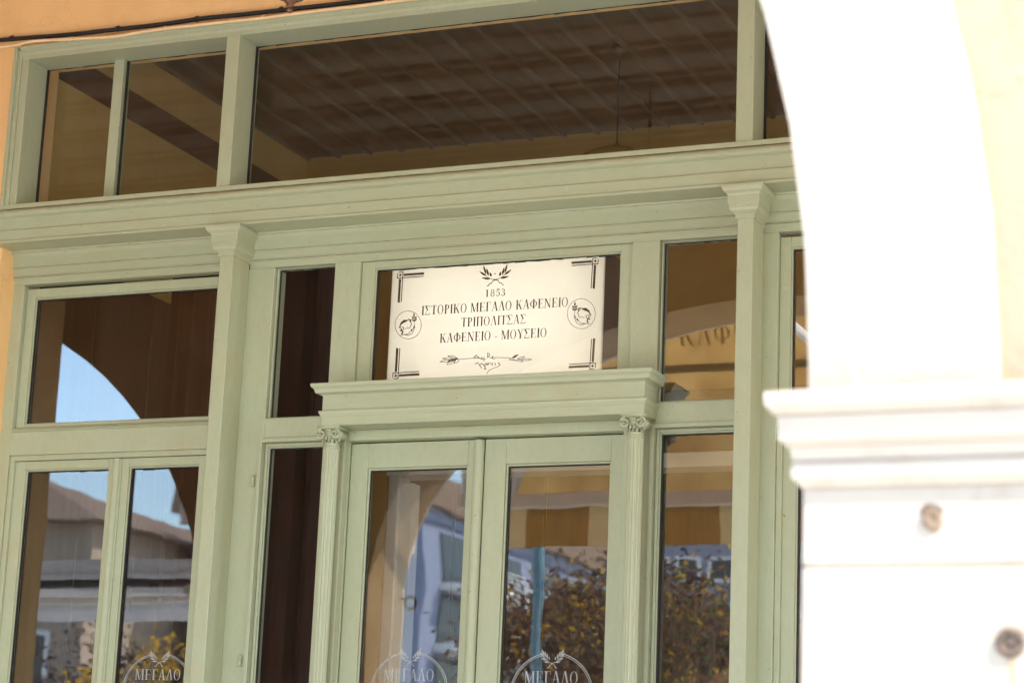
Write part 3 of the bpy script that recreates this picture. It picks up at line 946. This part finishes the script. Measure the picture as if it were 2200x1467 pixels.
# ------------------------------------------------------------------ lantern hanging from the arcade ceiling
LY = -1.62
q = at(622, 29, LY)
lx, lz = q.x, q.z
lan = thing("hanging_lantern", (lx, LY, lz), "brown iron hanging lantern whose turned finial hangs in front of the orange wall", "lantern")
MB().lathe(lx, LY, [(0.002, lz), (0.008, lz + 0.004), (0.011, lz + 0.010), (0.008, lz + 0.016), (0.005, lz + 0.019), (0.009, lz + 0.022), (0.0135, lz + 0.026), (0.010, lz + 0.030), (0.016, lz + 0.034), (0.021, lz + 0.042), (0.024, lz + 0.048), (0.044, lz + 0.053), (0.046, lz + 0.057), (0.06, lz + 0.07)], 20).build("finial", BRONZE, lan, smooth=True)
fb = MB()
for i in range(6):
    a, a2 = R(60 * i), R(60 * i + 60)
    fb.tube([(lx + 0.055 * math.cos(a), LY + 0.055 * math.sin(a), lz + 0.07), (lx + 0.10 * math.cos(a), LY + 0.10 * math.sin(a), lz + 0.30)], 0.006, 6)
    fb.tube([(lx + 0.10 * math.cos(a), LY + 0.10 * math.sin(a), lz + 0.30), (lx + 0.10 * math.cos(a2), LY + 0.10 * math.sin(a2), lz + 0.30)], 0.006, 6)
fb.build("lantern_frame", BRONZE, lan)
gb = MB()
for i in range(6):
    a, a2 = R(60 * i), R(60 * i + 60)
    gb.quad((lx + 0.054 * math.cos(a), LY + 0.054 * math.sin(a), lz + 0.072), (lx + 0.054 * math.cos(a2), LY + 0.054 * math.sin(a2), lz + 0.072),
            (lx + 0.099 * math.cos(a2), LY + 0.099 * math.sin(a2), lz + 0.298), (lx + 0.099 * math.cos(a), LY + 0.099 * math.sin(a), lz + 0.298))
gb.build("lantern_glass", GLASS_UP, lan)
MB().lathe(lx, LY, [(0.115, lz + 0.306), (0.115, lz + 0.315), (0.06, lz + 0.37), (0.02, lz + 0.40), (0.006, lz + 0.42), (0.006, 5.28)], 12).build("lantern_roof", BRONZE, lan)

# ------------------------------------------------------------------ arcade of stone piers and arches
ZW = 9.0
arcade = thing("arcade", (-3.37, YO, 0), "sunlit arcade of white stone piers carrying white edged arches in yellow plaster", "arcade")
def arch_curve(xl, xr, zl, zr, apex, n=36):
    xc = (xl + xr) / 2
    a = (xr - xl) / 2
    out = [(xl, 2.36)]
    for i in range(n + 1):
        th_ = math.pi - math.pi * i / n
        x = xc + a * math.cos(th_)
        z0 = zl if x < xc else zr
        out.append((x, z0 + (apex - z0) * math.sin(th_)))
    out.append((xr, 2.36))
    return out
arches = [arch_curve(-11.85, -7.05, 2.7, 2.7, 5.06), arch_curve(-5.95, -0.967, 3.15, 2.415, 4.78), arch_curve(1.40, 6.20, 2.415, 2.415, 4.70)]
wl = MB()
edges = [(-8.25 - 6, arches[0][0][0])]
for cvr in arches:
    for (xa, za), (xb, zb) in zip(cvr[:-1], cvr[1:]):
        if abs(xa - xb) < 1e-6:
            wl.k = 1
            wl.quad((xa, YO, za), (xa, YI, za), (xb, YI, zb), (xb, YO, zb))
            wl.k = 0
            continue
        wl.quad((xa, YO, za), (xb, YO, zb), (xb, YO, ZW), (xa, YO, ZW))
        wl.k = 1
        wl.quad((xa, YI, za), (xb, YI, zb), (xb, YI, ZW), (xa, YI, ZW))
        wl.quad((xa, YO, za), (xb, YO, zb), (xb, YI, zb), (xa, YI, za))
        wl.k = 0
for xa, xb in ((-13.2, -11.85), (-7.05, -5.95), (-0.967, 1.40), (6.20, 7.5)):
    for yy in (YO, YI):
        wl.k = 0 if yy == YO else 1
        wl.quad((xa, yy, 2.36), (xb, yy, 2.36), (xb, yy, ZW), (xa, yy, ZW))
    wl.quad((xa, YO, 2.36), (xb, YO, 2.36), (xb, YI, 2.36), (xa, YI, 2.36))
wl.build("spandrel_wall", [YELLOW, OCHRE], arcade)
for cvr in arches:
    av = MB()
    xc = (cvr[0][0] + cvr[-1][0]) / 2
    inn = cvr
    out = []
    for i, (x, z) in enumerate(inn):
        x0, z0 = inn[max(i - 1, 0)]
        x1, z1 = inn[min(i + 1, len(inn) - 1)]
        l = math.hypot(x1 - x0, z1 - z0)
        out.append((x - (z1 - z0) / l * 0.305, z + (x1 - x0) / l * 0.305))
    for i in range(len(inn) - 1):
        a, b_, c_, d_ = inn[i], inn[i + 1], out[i + 1], out[i]
        ya, yb = YO - 0.03, YO + 0.001
        av.quad((a[0], ya, a[1]), (b_[0], ya, b_[1]), (c_[0], ya, c_[1]), (d_[0], ya, d_[1]))
        av.quad((d_[0], ya, d_[1]), (c_[0], ya, c_[1]), (c_[0], yb, c_[1]), (d_[0], yb, d_[1]))
        av.quad((a[0], ya, a[1]), (b_[0], ya, b_[1]), (b_[0], yb, b_[1]), (a[0], yb, a[1]))
    av.build("archivolt", MARBLE, arcade)
capprof = [(0.0, 2.205), (0.004, 2.2105), (0.0150, 2.222), (0.0175, 2.2345), (0.0140, 2.246), (0.0147, 2.2541), (0.0191, 2.2700), (0.026, 2.2775), (0.0340, 2.2816), (0.0350, 2.319), (0.0359, 2.321), (0.0430, 2.3258), (0.0515, 2.3360), (0.0532, 2.345), (0.0532, 2.3580)]
for xa, xb in ((-13.2, -11.85), (-7.05, -5.95), (-0.974, 1.40), (6.20, 7.5)):
    p = MB()
    p.box(xa, xb, -4.30, YI, 2.0835, 2.2055)
    p.box(xa, xb, -4.30, YI, 1.05, 2.0800)
    p.box(xa + 0.004, xb - 0.004, -4.296, YI - 0.004, 2.0795, 2.0840)
    p.box(xa, xb, -4.30, YI, 0.35, 1.0465)
    p.box(xa + 0.004, xb - 0.004, -4.296, YI - 0.004, 1.046, 1.0505)
    p.box(xa - 0.05, xb + 0.05, -4.35, YI + 0.05, 0.0, 0.346)
    pier = p.build("pier", MARBLE, arcade, bevel=0.004)
    cp = MB()
    cp.loft(xa, xb, -4.30, YI, capprof)
    cp.build("impost", IMPOST, pier, bevel=0.0015)
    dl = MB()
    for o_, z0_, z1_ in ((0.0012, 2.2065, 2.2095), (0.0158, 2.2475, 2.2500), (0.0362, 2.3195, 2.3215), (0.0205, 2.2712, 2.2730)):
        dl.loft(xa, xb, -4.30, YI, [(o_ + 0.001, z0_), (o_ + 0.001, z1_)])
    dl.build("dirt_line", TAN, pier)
    MB().loft(xa, xb, -4.30, YI, [(0.050, 2.3581), (0.030, 2.3640)]).build("mortar_bed", TAN, pier)
    if -2 < xa < 0:
        q = at(2003, 1108, -4.30)
        st = MB()
        rng = random.Random(4)
        rim = []
        for i in range(18):
            g_ = 2 * math.pi * i / 18
            rr = 0.0165 + rng.uniform(-0.0018, 0.0018)
            rim.append((q.x + rr * math.cos(g_), q.z + rr * math.sin(g_) * (1.0 if math.sin(g_) > 0 else 1.45)))
        for sc, dep in ((1.0, -4.2985), (0.9, -4.3045), (0.62, -4.3062), (0.0, -4.3035)):
            st.v += [(q.x + (x - q.x) * sc, dep - rng.uniform(0, 0.0012), q.z + (z - q.z) * sc - 0.003) for x, z in rim]
        for l_ in range(3):
            for i in range(18):
                j = (i + 1) % 18
                st.f.append((l_ * 18 + i, l_ * 18 + j, l_ * 18 + 18 + j, l_ * 18 + 18 + i)); st.mi.append(0)
        cr_ = MB()  # brown crescent along the stub's upper edge
        for i in range(1, 8):
            (xa_, za_), (xb_, zb_) = rim[i], rim[i + 1]
            e_ = 1.22
            cr_.quad((xa_, -4.3012, za_ - 0.004), (xb_, -4.3012, zb_ - 0.004), (q.x + (xb_ - q.x) * e_, -4.3012, q.z + (zb_ - q.z) * e_), (q.x + (xa_ - q.x) * e_, -4.3012, q.z + (za_ - q.z) * e_))
        cr_.build("upper_rim", mat("brown_rim", (0.12, 0.08, 0.055), 0.9, var=0.3, scale=60), pier)
        st.build("iron_stub", mat("tan_stub", (0.25, 0.175, 0.115), 0.9, col2=(0.13, 0.085, 0.05), scale=60), pier)
        q = at(2172, 1380, -4.30)
        rg = MB()
        rg.tube([(q.x + 0.017 * math.cos(R(a)), -4.302, q.z + 0.017 * math.sin(R(a))) for a in range(0, 360, 20)], 0.0065, 8, closed=True)
        rg.lathe(q.x, -4.3005, [(0.001, q.z - 0.009), (0.009, q.z - 0.002), (0.009, q.z + 0.002), (0.001, q.z + 0.009)], 12)
        rg.build("rusty_ring", mat("dark_iron", (0.075, 0.05, 0.036), 0.85, col2=(0.16, 0.105, 0.07), scale=70), pier, smooth=True)
        sk = MB()
        sk.quad((q.x - 0.007, -4.3006, q.z - 0.018), (q.x + 0.008, -4.3006, q.z - 0.018), (q.x + 0.010, -4.3006, q.z - 0.14), (q.x - 0.004, -4.3006, q.z - 0.14))
        sk.build("rust_stain", mat("rust_stain", (0.34, 0.22, 0.11), 0.9, col2=(0.40, 0.35, 0.29), scale=20, stretch=(4, 1, 0.5)), pier)

q = at(829, 1278, 3.88)
rg = MB()
rg.tube([(q.x - 0.03 + 0.034 * math.cos(R(a)) + 0.03, -3.86, q.z + 0.034 * math.sin(R(a))) for a in range(0, 360, 24)], 0.009, 8, closed=True)
rg.tube([(q.x - 0.06, -3.86, q.z + 0.022), (q.x - 0.02, -3.86, q.z + 0.022)], 0.006, 8)
rg.build("iron_ring", RUST, arcade, smooth=True)
# end wall and ceiling of the arcade
o = MB().box(-8.55, -8.252, YI + 0.001, 0.35, 0, 5.5).build("end_wall", mat("light_ochre_plaster", (0.60, 0.42, 0.20), 0.9, col2=(0.50, 0.33, 0.14), scale=3, bump=0.2))
tag(o, "ochre plastered end wall closing the arcade, left of the shopfront", "wall")
ce = thing("arcade_ceiling", (-1, -1.9, 5.4), "boarded arcade ceiling with pairs of brown battens, mirrored in the transom glass", "ceiling")
MB().box(-8.25, 6.5, YI + 0.002, 0.029, 5.501, 5.56).build("boards", mat("ceiling_boards", (0.84, 0.70, 0.53), 0.8, var=0.08, scale=3), ce)
for i in range(8):
    y = -0.4 - i * 0.44
    bt = MB()
    bt.box(-8.25, 6.5, y - 0.12, y - 0.03, 5.455, 5.5005)
    bt.box(-8.25, 6.5, y + 0.03, y + 0.07, 5.475, 5.5005)
    bt.build("batten", mat("brown_batten", (0.70, 0.565, 0.42), 0.8, var=0.15, scale=4) if i == 0 else bpy.data.materials["brown_batten"], ce, bevel=0.004)

# ------------------------------------------------------------------ the room behind the glass
INW = mat("room_plaster", (0.62, 0.40, 0.13), 0.9, col2=(0.55, 0.33, 0.10), scale=2.5, bump=0.3, bscale=14)
BRN = mat("painted_brown_band", (0.12, 0.045, 0.018), 0.8, col2=(0.15, 0.065, 0.03), scale=6)
rm = thing("cafe_room", (XC, 1.5, 0), "dim cafe room seen through the glass, ochre walls with a brown painted band", "room")
rw = MB()
rw.box(-6.0, -5.80, 0.331, 3.0, 0, 5.001); rw.box(-6.0, -5.80, 0.331, 3.0, 5.146, 5.36)
rw.box(-1.25, -1.05, 0.331, 1.7, 0, 5.36); rw.box(-1.25, -1.05, 2.5, 3.0, 0, 5.36)
rw.box(-1.25, -1.05, 1.7, 2.5, 0, 1.6); rw.box(-1.25, -1.05, 1.7, 2.5, 4.9, 5.36)     # unseen opening added in the side wall to light the room
rw.box(-5.80, -1.25, 2.80, 3.0, 0, 5.36)
rw.build("room_wall", INW, rm)
pn = MB()  # back-wall wood; left-wall boards added so the lower room looks dim
for i in range(9):
    pn.box(-5.795 + i * 0.505, -5.795 + i * 0.505 + 0.495, 2.77, 2.7965, 0.01, 3.95)
for i in range(5):
    pn.box(-5.7965, -5.77, 0.34 + i * 0.485, 0.34 + i * 0.485 + 0.475, 0.01, 4.2)
pn.build("dimming_wood_panels", mat("dark_wood", (0.055, 0.028, 0.016), 0.5, var=0.3, scale=3, stretch=(8, 8, 0.5)), rm, bevel=0.006)
MB().box(-6.0, -5.797, 0.331, 2.80, 5.001, 5.146).build("painted_band", BRN, rm)
MB().box(-5.797, -1.25, 2.797, 2.80, 5.001, 5.146).build("painted_band", BRN, rm)
MB().box(-6.0, -1.05, 0.24, 3.0, -0.05, 0.006).build("floor", mat("room_floor", (0.34, 0.28, 0.21), 0.5, var=0.2), rm)
cl = MB()
cl.box(-6.0, -1.05, 0.331, 3.0, 5.362, 5.42)
cb = MB()
x = -5.8
while x < -1.2:
    cb.box(x, x + 0.022, 0.335, 2.80, 5.345, 5.3618)
    x += 0.19
cl.build("plank_ceiling", mat("brown_planks", (0.15, 0.075, 0.032), 0.65, var=0.25, scale=2, stretch=(6, 0.4, 1)), rm)
cb.build("cover_strip", mat("pale_strip", (0.20, 0.125, 0.07), 0.6, var=0.1), rm)
lf = MB().box(XL + 0.01, XR - 0.01, 0.24, 0.3305, 4.10, 4.26).build("lintel_back", INW, rm)

cu = MB()
xa, xb = at(365, 615, 0.9).x, at(712, 1000, 0.9).x
n = 44
prev = None
for i in range(n + 1):
    x = xa + (xb - xa) * i / n
    y = 0.92 + 0.035 * math.sin(i * 0.9) + 0.02 * math.sin(i * 2.3)
    cur = [(x, y, 0.05), (x, y, 4.22), (x, y + 0.012, 4.22), (x, y + 0.012, 0.05)]
    if prev:
        for a in range(4):
            b_ = (a + 1) % 4
            cu.quad(prev[a], cur[a], cur[b_], prev[b_])
    prev = cur
o = cu.build("red_curtain", mat("dark_red_cloth", (0.045, 0.011, 0.007), 0.9, var=0.25, scale=3, stretch=(5, 5, 0.4)), smooth=True)
tag(o, "dark red curtain hanging inside, behind the left windows", "curtain")
rd = MB()
rd.tube([(xa - 0.05, 0.93, 4.24), (xb + 0.05, 0.93, 4.24)], 0.014, 8)
rd.box(xa - 0.03, xa, 0.30, 0.93, 4.20, 4.235) ; rd.box(xb, xb + 0.03, 0.30, 0.93, 4.20, 4.235)
o = rd.build("curtain_rod", BRONZE)
tag(o, "thin dark rod carrying the red curtain behind the glass", "curtain rod")

df = MB()
xd0, xd1 = at(845, 1100, 2.0).x, at(893, 1100, 2.0).x
df.box(xd0, xd0 + 0.055, 1.93, 2.06, 0, 3.40); df.box(xd0 + 0.055, xd1, 1.96, 2.04, 0, 3.37)
df.box(-2.9, -2.8, 1.93, 2.06, 0, 3.40); df.box(xd0 - 0.01, -2.8, 1.92, 2.07, 3.401, 3.47)
pt = MB().box(at(788, 1200, 2.0).x, xd0 - 0.012, 1.94, 2.05, 0, 3.47).build('ochre_partition', INW, rm)
o = df.build("inner_door_frame", WHITE, bevel=0.004)
tag(o, "white painted inner door frame seen through the left door leaf", "door frame")

# pendant lamp
lp, ly = at(1325, 322, 1.64), 1.64
pl = thing("pendant_lamp", (lp.x, ly, 5.36), "yellow shaded pendant lamp hanging from the dark plank ceiling inside", "lamp")
MB().lathe(lp.x, ly, [(0.012, 5.32), (0.03, 5.335), (0.036, 5.3615)], 16).build("ceiling_rose", mat("dull_brass", (0.13, 0.085, 0.05), 0.4), pl, smooth=True)
MB().tube([(lp.x, ly, 5.31), (lp.x, ly, lp.z)], 0.004, 6).build("cord", BLACKR, pl)
MB().lathe(lp.x, ly, [(0.24, lp.z - 0.16), (0.235, lp.z - 0.15), (0.16, lp.z - 0.04), (0.10, lp.z - 0.01), (0.03, lp.z + 0.005), (0.01, lp.z + 0.03)], 24).build("shade", mat("yellow_shade", (0.60, 0.42, 0.10), 0.4, trans=0.3), pl, smooth=True)

# ------------------------------------------------------------------ awnings over the street side (seen in the panes)
CREAMBAR = mat("cream_metal", (0.82, 0.77, 0.66), 0.4)
STRUT = mat("grey_awning_metal", (0.62, 0.60, 0.57), 0.35)
def awning(name, x0, x1, za, ya, zb, yb, drop, cloth, vmats, label, nstripe, letters=None, hood=None):
    th = thing(name, ((x0 + x1) / 2, ya, za), label, "awning")
    s = MB()
    N = 10
    for i in range(N):
        t0, t1 = i / N, (i + 1) / N
        sag = lambda t_: -0.05 * math.sin(math.pi * t_)
        P0 = (ya + (yb - ya) * t0, za + (zb - za) * t0 + sag(t0)); P1 = (ya + (yb - ya) * t1, za + (zb - za) * t1 + sag(t1))
        s.quad((x0, P0[0], P0[1]), (x1, P0[0], P0[1]), (x1, P1[0], P1[1]), (x0, P1[0], P1[1]))
    if hood:
        hx = [(x0, hood[0], hood[1]), (x1, hood[0], hood[1]), (x1, ya, za), (x0, ya, za)]
        s.quad(*hx)
    s.build("canopy", cloth, th)
    MB().box(x0 - 0.02, x1 + 0.02, yb - 0.07, yb + 0.03, zb - 0.05, zb + 0.05).build("front_bar", CREAMBAR, th, bevel=0.01)
    vm = MB()
    for k in range(nstripe):
        vm.k = k % len(vmats)
        xa, xb = x0 + (x1 - x0) * k / nstripe, x0 + (x1 - x0) * (k + 1) / nstripe
        vm.quad((xa, yb - 0.05, zb - 0.05), (xb, yb - 0.05, zb - 0.05), (xb, yb - 0.055, zb - drop), (xa, yb - 0.055, zb - drop))
    vm.build("valance", vmats, th)
    if hood:
        for xx in (x0 + 0.03, x1 - 0.03):
            MB().tube([(xx, hood[0], hood[1] - 0.05), (xx, ya, za - 0.05), (xx, yb, zb)], 0.03, 8).build("hoop", STRUT, th)
    ym, zm = (ya * 0.45 + yb * 0.55), (za * 0.45 + zb * 0.55) - 0.16
    for xx in (x0 + 0.35, x1 - 0.35):
        MB().tube([(xx, hood[0] if hood else ya + 0.02, (hood[1] - 1.3) if hood else za - 0.2), (xx + 0.45, ym, zm - 0.05), (xx, yb, zb - 0.02)], 0.035, 8).build("arm", STRUT, th)
    tb_ = 0.53 if hood else 0.22
    MB().tube([(x0 + 0.02, ya + (yb - ya) * tb_, za + (zb - za) * tb_ - 0.10), (x1 - 0.02, ya + (yb - ya) * tb_, za + (zb - za) * tb_ - 0.10)], 0.03, 8).build("roller_bar", BLACKR, th)
    if letters:
        u, l_ = Vector((0, yb - ya, zb - za)), math.hypot(yb - ya, zb - za)
        u.normalize()
        lm = MB()
        adv = 0.0
        for ch in letters[0]:
            a, Pp = glyph(ch)
            for p_ in Pp:
                lm.quad(*[(letters[1] + (adv + q_[0]) * letters[3], ya + u.y * (letters[2] + (1 - q_[1]) * letters[4]), za + u.z * (letters[2] + (1 - q_[1]) * letters[4]) - 0.07) for q_ in p_])
            adv += a + 0.08
        lm.build("letters", mat("brown_awning_print", (0.27, 0.155, 0.055), 0.9, trans=0.2), th)
    return th
YC = mat("ochre_canvas", (0.66, 0.42, 0.15), 0.9, col2=(0.42, 0.24, 0.075), scale=3.0, detail=10, trans=0.4)
YV = mat("dark_ochre_valance", (0.42, 0.22, 0.045), 0.9, col2=(0.34, 0.17, 0.035), scale=4, stretch=(5, 1, 1), trans=0.3)
YV2 = mat("pale_ochre_valance", (0.75, 0.56, 0.27), 0.9, col2=(0.68, 0.48, 0.22), scale=4, trans=0.3)
awning("cafe_awning", -6.80, -3.85, 6.25, -6.35, 4.19, -7.0, 0.33, YC, [YV2, YV], "ochre canvas awning with striped valance, seen mirrored in the right door leaf", 6, ("ΚΑΦΕ", at(1428, 680, 6.7).x, 0.86, 0.165, 0.15), hood=(YO - 0.005, 6.6))
GC = mat("grey_canvas", (0.50, 0.48, 0.46), 0.9, var=0.08, trans=0.25)
GV = mat("pale_grey_valance", (0.66, 0.66, 0.67), 0.9, var=0.06, trans=0.3)
awning("shop_awning", -11.8, -7.15, 3.42, YO - 0.06, 3.44, -6.4, 0.18, GC, [GV], "pale grey awning with white front bar, seen mirrored in the left casement", 1)

# ------------------------------------------------------------------ buildings across the square (seen in the panes)
SHUT = mat("dark_window_glass", (0.03, 0.035, 0.04), 0.15)  # one even dark glass colour for all the distant panes
TILE = mat("clay_tiles", (0.26, 0.17, 0.11), 0.9, col2=(0.16, 0.11, 0.08), scale=8, stretch=(6, 1, 1))
def house(name, x0, x1, y0, y1, h, wallm, label, roof=None, cols=4, rows=2, ww=1.0, wh=1.6, z0=1.0, dz=3.1):
    th = thing(name, ((x0 + x1) / 2, y1, 0), label, "building")
    MB().box(x0, x1, y0, y1, 0, h).build("wall", wallm, th)
    if roof:
        r_ = MB()
        e_ = 0.5
        A = [(x0 - e_, y0 - e_, h), (x1 + e_, y0 - e_, h), (x1 + e_, y1 + e_, h), (x0 - e_, y1 + e_, h)]
        ym = (y0 + y1) / 2
        ins = min((y1 - y0) / 2, (x1 - x0) / 2 - 0.3)
        B_, C_ = (x0 + ins, ym, h + roof), (x1 - ins, ym, h + roof)
        r_.quad(A[0], A[1], C_, B_); r_.quad(A[2], A[3], B_, C_); r_.quad(A[1], A[2], C_); r_.quad(A[3], A[0], B_); r_.quad(*A[::-1])
        r_.build("roof", TILE, th)
    else:
        MB().box(x0 - 0.25, x1 + 0.25, y0 - 0.25, y1 + 0.25, h + 0.002, h + 0.45).build("parapet", TILE if h < 8 else wallm, th)
    for i in range(cols):
        for j in range(rows):
            xc_ = x0 + (x1 - x0) * (i + 0.5) / cols
            zc = z0 + dz * j
            f_ = frame(MB(), xc_ - ww / 2 - 0.08, xc_ + ww / 2 + 0.08, zc - 0.08, zc + wh + 0.08, 0.08, 0.08, 0.08, 0.08, y1 - 0.02, y1 + 0.05).build("window", WHITE, th)
            MB().box(xc_ - ww / 2, xc_ + ww / 2, y1 + 0.002, y1 + 0.015, zc, zc + wh).build("pane", SHUT, f_)
    return th
house("old_house", -36, -25.2, -40, -30, 7.9, mat("brown_render", (0.42, 0.33, 0.25), 0.9, col2=(0.34, 0.26, 0.2), scale=1.5), "old brown rendered house with clay tiled roof across the square", roof=2.0, cols=4)
house("pink_house", -24.6, -22.2, -38, -33, 8.3, mat("pink_render", (0.52, 0.38, 0.30), 0.9, var=0.1), "narrow pinkish house between the old house and the flats", cols=2, rows=3, z0=0.8, dz=2.6)
BLU = mat("bluish_render", (0.24, 0.275, 0.38), 0.9, var=0.06)
fl = house("apartment_block", -57, -44.6, -125, -87, 17.2, BLU, "blue grey apartment block with white balconies across the square", cols=1, rows=0)
MB().box(-57.8, -43.9, -125.8, -86.2, 17.66, 19.2).build("roof_slab", TILE, fl)
for j in range(5):
    zb_ = 14.4 - j * 2.9
    for k in range(3):
        y1_ = -88.5 - k * 12.2
        MB().box(-44.599, -42.9, y1_ - 11.0, y1_, zb_ - 0.35, zb_).build("balcony", WHITE, fl)
        rl = MB()
        for q in range(4):
            rl.box(-43.0, -42.93, y1_ - 11.0, y1_, zb_ + 0.2 + q * 0.24, zb_ + 0.27 + q * 0.24)
        rl.build("railing", STRUT, fl)
        MB().box(-44.599, -44.52, y1_ - 10.6, y1_ - 0.3, zb_ + 0.02, zb_ + 2.35).build("window", SHUT, fl)
house("office_block", -20.0, -14.6, -62, -48, 13.0, mat("pale_grey_render", (0.27, 0.29, 0.35), 0.9, var=0.05), "pale grey office block with rows of small dark windows", cols=6, rows=9, ww=0.55, wh=0.6, z0=1.2, dz=1.3)

# ------------------------------------------------------------------ trees in the square (seen in the panes)
BARK = mat("bark", (0.09, 0.065, 0.045), 0.9, var=0.3, scale=12)
LEAFS = {n: mat(n, c_, 0.8, trans=0.45) for n, c_ in (("russet_leaf", (0.26, 0.12, 0.06)), ("brown_leaf", (0.19, 0.125, 0.08)), ("yellow_leaf", (0.70, 0.42, 0.04)), ("green_leaf", (0.10, 0.13, 0.03)), ("purple_leaf", (0.05, 0.03, 0.035)))}
def tree(x, y, h, rad, mix, label, n=2600, seed=1):
    rng = random.Random(seed)
    th = thing("tree", (x, y, 0), label, "tree", "autumn trees in the square")
    tk = MB()
    tk.tube([(x, y, 0), (x + 0.05, y, h * 0.25), (x - 0.04, y + 0.03, h * 0.5), (x + 0.03, y, h * 0.85)], [0.16, 0.12, 0.08, 0.03], 9)
    limbs = []
    for i in range(9):
        a = rng.uniform(0, 6.28); z = h * rng.uniform(0.35, 0.7); l = rad * rng.uniform(0.6, 0.95)
        e_ = (x + l * math.cos(a), y + l * math.sin(a), z + rad * rng.uniform(0.3, 0.8))
        tk.tube([(x, y, z), ((x + e_[0]) / 2, (y + e_[1]) / 2, z + rad * 0.25), e_], [0.05, 0.035, 0.012], 6)
        limbs.append(e_)
    tk.build("trunk", BARK, th)
    cr = MB()
    cl_ = [(lx_ + rng.gauss(0, .25), ly_ + rng.gauss(0, .25), lz_ + rng.gauss(0, .25)) for lx_, ly_, lz_ in limbs for _ in range(4)]
    for i in range(n):
        cx_, cy_, cz_ = rng.choice(cl_)
        p = Vector((cx_ + rng.gauss(0, rad * 0.17), cy_ + rng.gauss(0, rad * 0.17), cz_ + rng.gauss(0, rad * 0.15)))
        u = Vector((rng.gauss(0, 1), rng.gauss(0, 1), rng.gauss(0, 1))).normalized()
        v = u.orthogonal().normalized()
        s_ = rng.uniform(0.022, 0.05)
        cr.k = rng.choices(range(len(mix)), [m_[1] for m_ in mix])[0]
        cr.quad(p - u * s_, p + v * s_ * 0.6, p + u * s_ * 1.2, p - v * s_ * 0.6)
    cr.build("crown", [LEAFS[m_[0]] for m_ in mix], th)
tree(-8.6, -15.0, 4.7, 1.35, (("russet_leaf", 4), ("brown_leaf", 5), ("yellow_leaf", 1.2), ("purple_leaf", 2)), "russet and brown tree mirrored in the right door leaf", 21000, 3)
tree(-7.1, -14.0, 4.9, 1.3, (("russet_leaf", 3), ("brown_leaf", 5), ("yellow_leaf", 1.5), ("green_leaf", 2), ("purple_leaf", 2)), "brown tree flecked with green mirrored in the right sidelight", 21000, 5)
tree(-9.6, -19.0, 4.9, 1.5, (("brown_leaf", 5), ("russet_leaf", 2), ("purple_leaf", 3), ("yellow_leaf", 0.6)), "broad dark brown tree standing behind the russet tree", 16000, 21)
tree(-13.6, -14.0, 4.0, 0.9, (("yellow_leaf", 6), ("brown_leaf", 2), ("green_leaf", 1)), "bright yellow tree mirrored behind the left casement roundel", 4500, 8)
tree(-17.8, -18.5, 4.6, 1.2, (("purple_leaf", 5), ("brown_leaf", 2), ("russet_leaf", 1)), "dark purple tree mirrored in the leftmost casement pane", 4500, 11)

# street lamp, teal
q = at(1127, 1300, 12.5)
lpz = thing("street_lamp", (q.x, -12.5, 0), "teal painted lamp post standing in the square, mirrored in the right door leaf", "street lamp")
TEAL = mat("teal_paint", (0.12, 0.25, 0.31), 0.4, var=0.1)
MB().lathe(q.x, -12.5, [(0.13, 0), (0.13, 0.5), (0.075, 0.6), (0.060, 2.2), (0.055, 6.2), (0.03, 6.4)], 16).build("post", TEAL, lpz, smooth=True)
MB().tube([(q.x - 0.5, -12.5, 6.3), (q.x, -12.5, 6.45), (q.x + 0.5, -12.5, 6.3)], 0.025, 8).build("arm", TEAL, lpz)
for sx in (-0.5, 0.5):
    MB().lathe(q.x + sx, -12.5, [(0.03, 6.29), (0.12, 6.21), (0.14, 6.10), (0.09, 6.0), (0.02, 5.97)], 14).build("lamp_globe", WHITE, lpz, smooth=True)

for ob in S.objects:
    if "_w" in ob:
        del ob["_w"]
